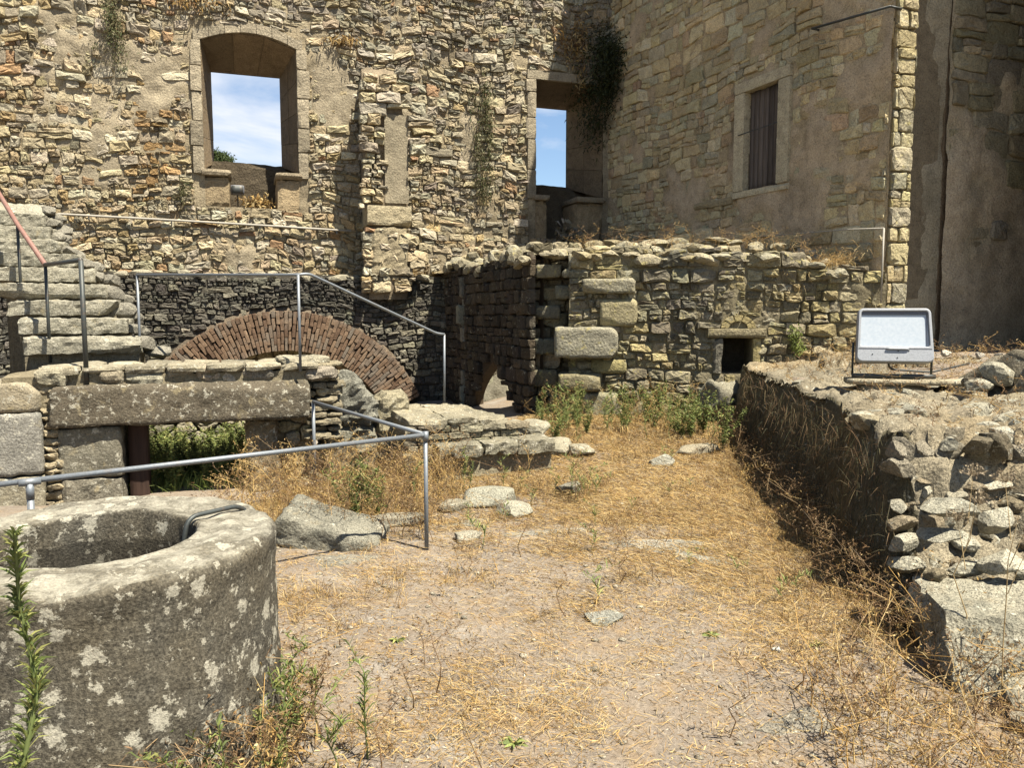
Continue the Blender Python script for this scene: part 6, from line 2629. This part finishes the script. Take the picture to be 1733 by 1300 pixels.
    def g5b():
        x, y = rg.uniform(3.4, 6.5), rg.uniform(7.2, 9.6)
        return (x, y, 1.1)
    scatter('bank_weeds', 'dry weeds on the earth shelf beside the building', 120, g5b, ['dead', 'dry'], (.15, .32))

    # right foreground corner
    def g6():
        x, y = rg.uniform(1.2, 2.6), rg.uniform(2.4, 3.6)
        return (x, y, float(gz(x, y)))
    scatter('corner_weeds', 'dry brown weeds in the lower right corner', 130, g6, ['dead', 'dry'], (.16, .40))

    # along the right flank of the well
    def g7():
        a = rg.uniform(-.9, .5)
        r_ = .66 + abs(rg.normal()) * .08
        x, y = -1.555 + math.cos(a) * r_, 2.9 + math.sin(a) * r_
        return (x, y, float(gz(x, y)))
    scatter('well_weeds', 'thin dry and green weeds along the flank of the well', 60, g7, ['dead', 'dry', 'spike', 'dead'], (.18, .40))

    # sparse stalks across the courtyard
    def g8():
        x, y = rg.uniform(-.6, 1.9), 3.6 + 5.5 * rg.rand()
        return (x, y, float(gz(x, y)))
    scatter('courtyard_weeds', 'sparse thin weeds standing across the courtyard', 75, g8, ['dead', 'dry', 'dead', 'spike'], (.15, .34))

    # ledge grass, crest weeds
    def g9():
        u = rg.uniform(.5, FW_L - .3)
        p = FW.pt(u, MASS_TOP - .02 - .28 * float(sstep(.62, .93, u / FW_L)), -rg.uniform(.1, .8))
        return tuple(p)
    scatter('crest_weeds', 'dry weeds on the crest of the ruined front wall', 110, g9, ['dead', 'dry'], (.12, .30))

    def g10():
        u = rg.uniform(AW.uv(560, 460)[0], AW.uv(740, 460)[0])
        return tuple(AW.pt(u, AW.uv(600, 468)[1], -rg.uniform(.05, .35)))
    scatter('crest_weeds', 'dry grass on the ledge below the torn wall stub', 50, g10, ['dry'], (.10, .25))

    # a golden tuft hanging on the ruined front wall near its right end
    n = 900
    u0 = FW.uv(1400, 440)[0]
    base = FW.pt(u0 + rg.normal(size=n) * .22, FW.uv(1400, 450)[1] + rg.normal(size=n) * .06, -.02 - rg.rand(n) * .25)
    base = base + np.outer(base[:, 0] - FW.pt(u0, 0)[0], A3(0, 0, .35))
    dv = np.stack([rg.normal(size=n) * .7 - .3, -np.abs(rg.normal(size=n)) * .6, rg.normal(size=n) * .3 + .1], -1)
    dv /= np.linalg.norm(dv, axis=1, keepdims=True)
    V, F, C = blades(base, dv, rg.uniform(.1, .25, n), rg.uniform(.003, .006, n), rg.uniform(.2, .6, n), cols_from(rg, DRYC, n), rg)
    t = thing('grass_tuft', 'golden dry grass tuft drooping over the ruined front wall', 'grass tuft', base[0])
    mk('blades', V, F, M_straw, t, C)

    # plants rooted in the high walls
    def wall_shrub(label, fr, px, py, rx, ry, n, pal, seed, hang=.6, depth=.22, leaf=(.03, .07), name='wall_shrub'):
        r2 = np.random.RandomState(seed)
        u, v = fr.uv(px, py)
        k = np.linalg.norm(fr.pt(u, v)) / FPX
        a = r2.normal(size=(n, 2))
        cl = r2.normal(size=(14, 2)) * .8
        a = cl[r2.randint(0, 14, n)] + a * .42
        base = fr.pt(u + a[:, 0] * rx * k * .6, v + a[:, 1] * ry * k * .6, .05 + np.abs(r2.normal(size=n)) * depth * .6)
        dv = r2.normal(size=(n, 3)) + fr.n * .5 - ZUP * hang
        dv /= np.linalg.norm(dv, axis=1, keepdims=True)
        V, F, C = blades(base, dv, r2.uniform(*leaf, n), r2.uniform(.008, .02, n) * leaf[1] / .07, r2.uniform(.1, .4, n), cols_from(r2, pal, n), r2)
        t = thing(name, label, 'plant', fr.pt(u, v))
        mk('foliage', V, F, M_leaf, t, C)
        st = [stem_tris(np.array([fr.pt(u, v, -.02), fr.pt(u + c[0] * rx * k * .3, v + c[1] * ry * k * .3, .12), fr.pt(u + c[0] * rx * k * .6, v + c[1] * ry * k * .6, .15)]), .008, (.10, .08, .05)) for c in cl[:6]]
        V, F, C = join_tris(st)
        mk('stem', V, F, M_leaf, t, C)
    DG = [A3(.035, .045, .016), A3(.05, .06, .02), A3(.03, .035, .015)]
    MG = [A3(.10, .12, .05), A3(.14, .14, .06), A3(.18, .15, .08)]
    wall_shrub('big dark shrub hanging in the shaded wall corner', RW, 1036, 125, 40, 66, 5200, DG, 1, depth=.5, leaf=(.05, .11))
    wall_shrub('dark green plant hanging high on the left wall', BW, 194, 60, 18, 55, 1100, MG, 2, .9)
    wall_shrub('long grey green creeper left of the narrow window', BW, 818, 215, 16, 85, 1500, MG, 3, .9, .15)
    wall_shrub('small green plant low left of the narrow window', BW, 818, 305, 16, 30, 500, MG, 4, .4, .15)
    wall_shrub('dry tan grass tuft high above the narrow window', BW, 968, 80, 20, 42, 500, DRYC + BROWNC, 5, .9, .2, (.05, .12))
    wall_shrub('dry tan grass tuft above the torn wall stub', BW, 575, 72, 24, 12, 260, DRYC + BROWNC, 6, .7, .15, (.04, .10))
    wall_shrub('dry grass tuft at the upper edge left of the stub', BW, 330, 4, 40, 12, 260, DRYC + BROWNC, 7, .7, .15, (.04, .10))
    wall_shrub('small dark plant on the right jamb of the narrow window', RW, 992, 232, 12, 12, 260, DG, 8, .4, .2)
    wall_shrub('tiny dark green plant in the wall below the left jamb', BW, 312, 332, 10, 18, 220, MG, 9, .4, .12)
    wall_shrub('dry straw tuft in the recess below the arched window', BW.shift(-.2), 435, 345, 20, 14, 420, DRYC, 10, -.6, .1, (.05, .14))
    wall_shrub('grey dry stalks below the narrow window', BW.shift(.3), 950, 405, 20, 26, 260, [A3(.3, .26, .2), A3(.22, .2, .14)], 11, -1.2, .3, (.08, .25))
    wall_shrub('small green tuft on the dark stub edge', BW.shift(.3), 640, 285, 5, 40, 240, MG, 12, .5, .1)
    wall_shrub('green weed growing beside the wall niche', FW, 1347, 575, 14, 20, 420, [A3(.2, .24, .06), A3(.16, .19, .05)], 13, -.6, .15)


plants()


# ---------------------------------------------------------------- a tree far outside, seen through the arched window
def far_tree():
    Y = 42.0
    c = at(375, 262, Y)
    t = thing('distant_tree', 'tiny distant green treetop in the lower corner of the arched window', 'tree', (c[0], c[1], 0))
    V, F = tube([(c[0], c[1], -.3), (c[0] + .1, c[1], c[2] * .5), (c[0], c[1], c[2] - .3)], [.22, .16, .06], 8)
    mk('trunk', V, F, M_post, t)
    rg = np.random.RandomState(3)
    n = 5000
    cl = rg.normal(size=(26, 3))
    cl /= np.linalg.norm(cl, axis=1, keepdims=True)
    cl = cl * rg.uniform(.2, .55, (26, 1)) * A3(.8, .8, 1.0) + A3(0, 0, -.35)
    base = c + cl[rg.randint(0, 26, n)] + rg.normal(size=(n, 3)) * .14
    dv = rg.normal(size=(n, 3)); dv /= np.linalg.norm(dv, axis=1, keepdims=True)
    V, F, C = blades(base, dv, rg.uniform(.08, .16, n), rg.uniform(.04, .08, n), np.full(n, .2), cols_from(rg, [A3(.06, .09, .03), A3(.09, .12, .04)], n), rg)
    mk('crown', V, F, M_leaf, t, C)


far_tree()
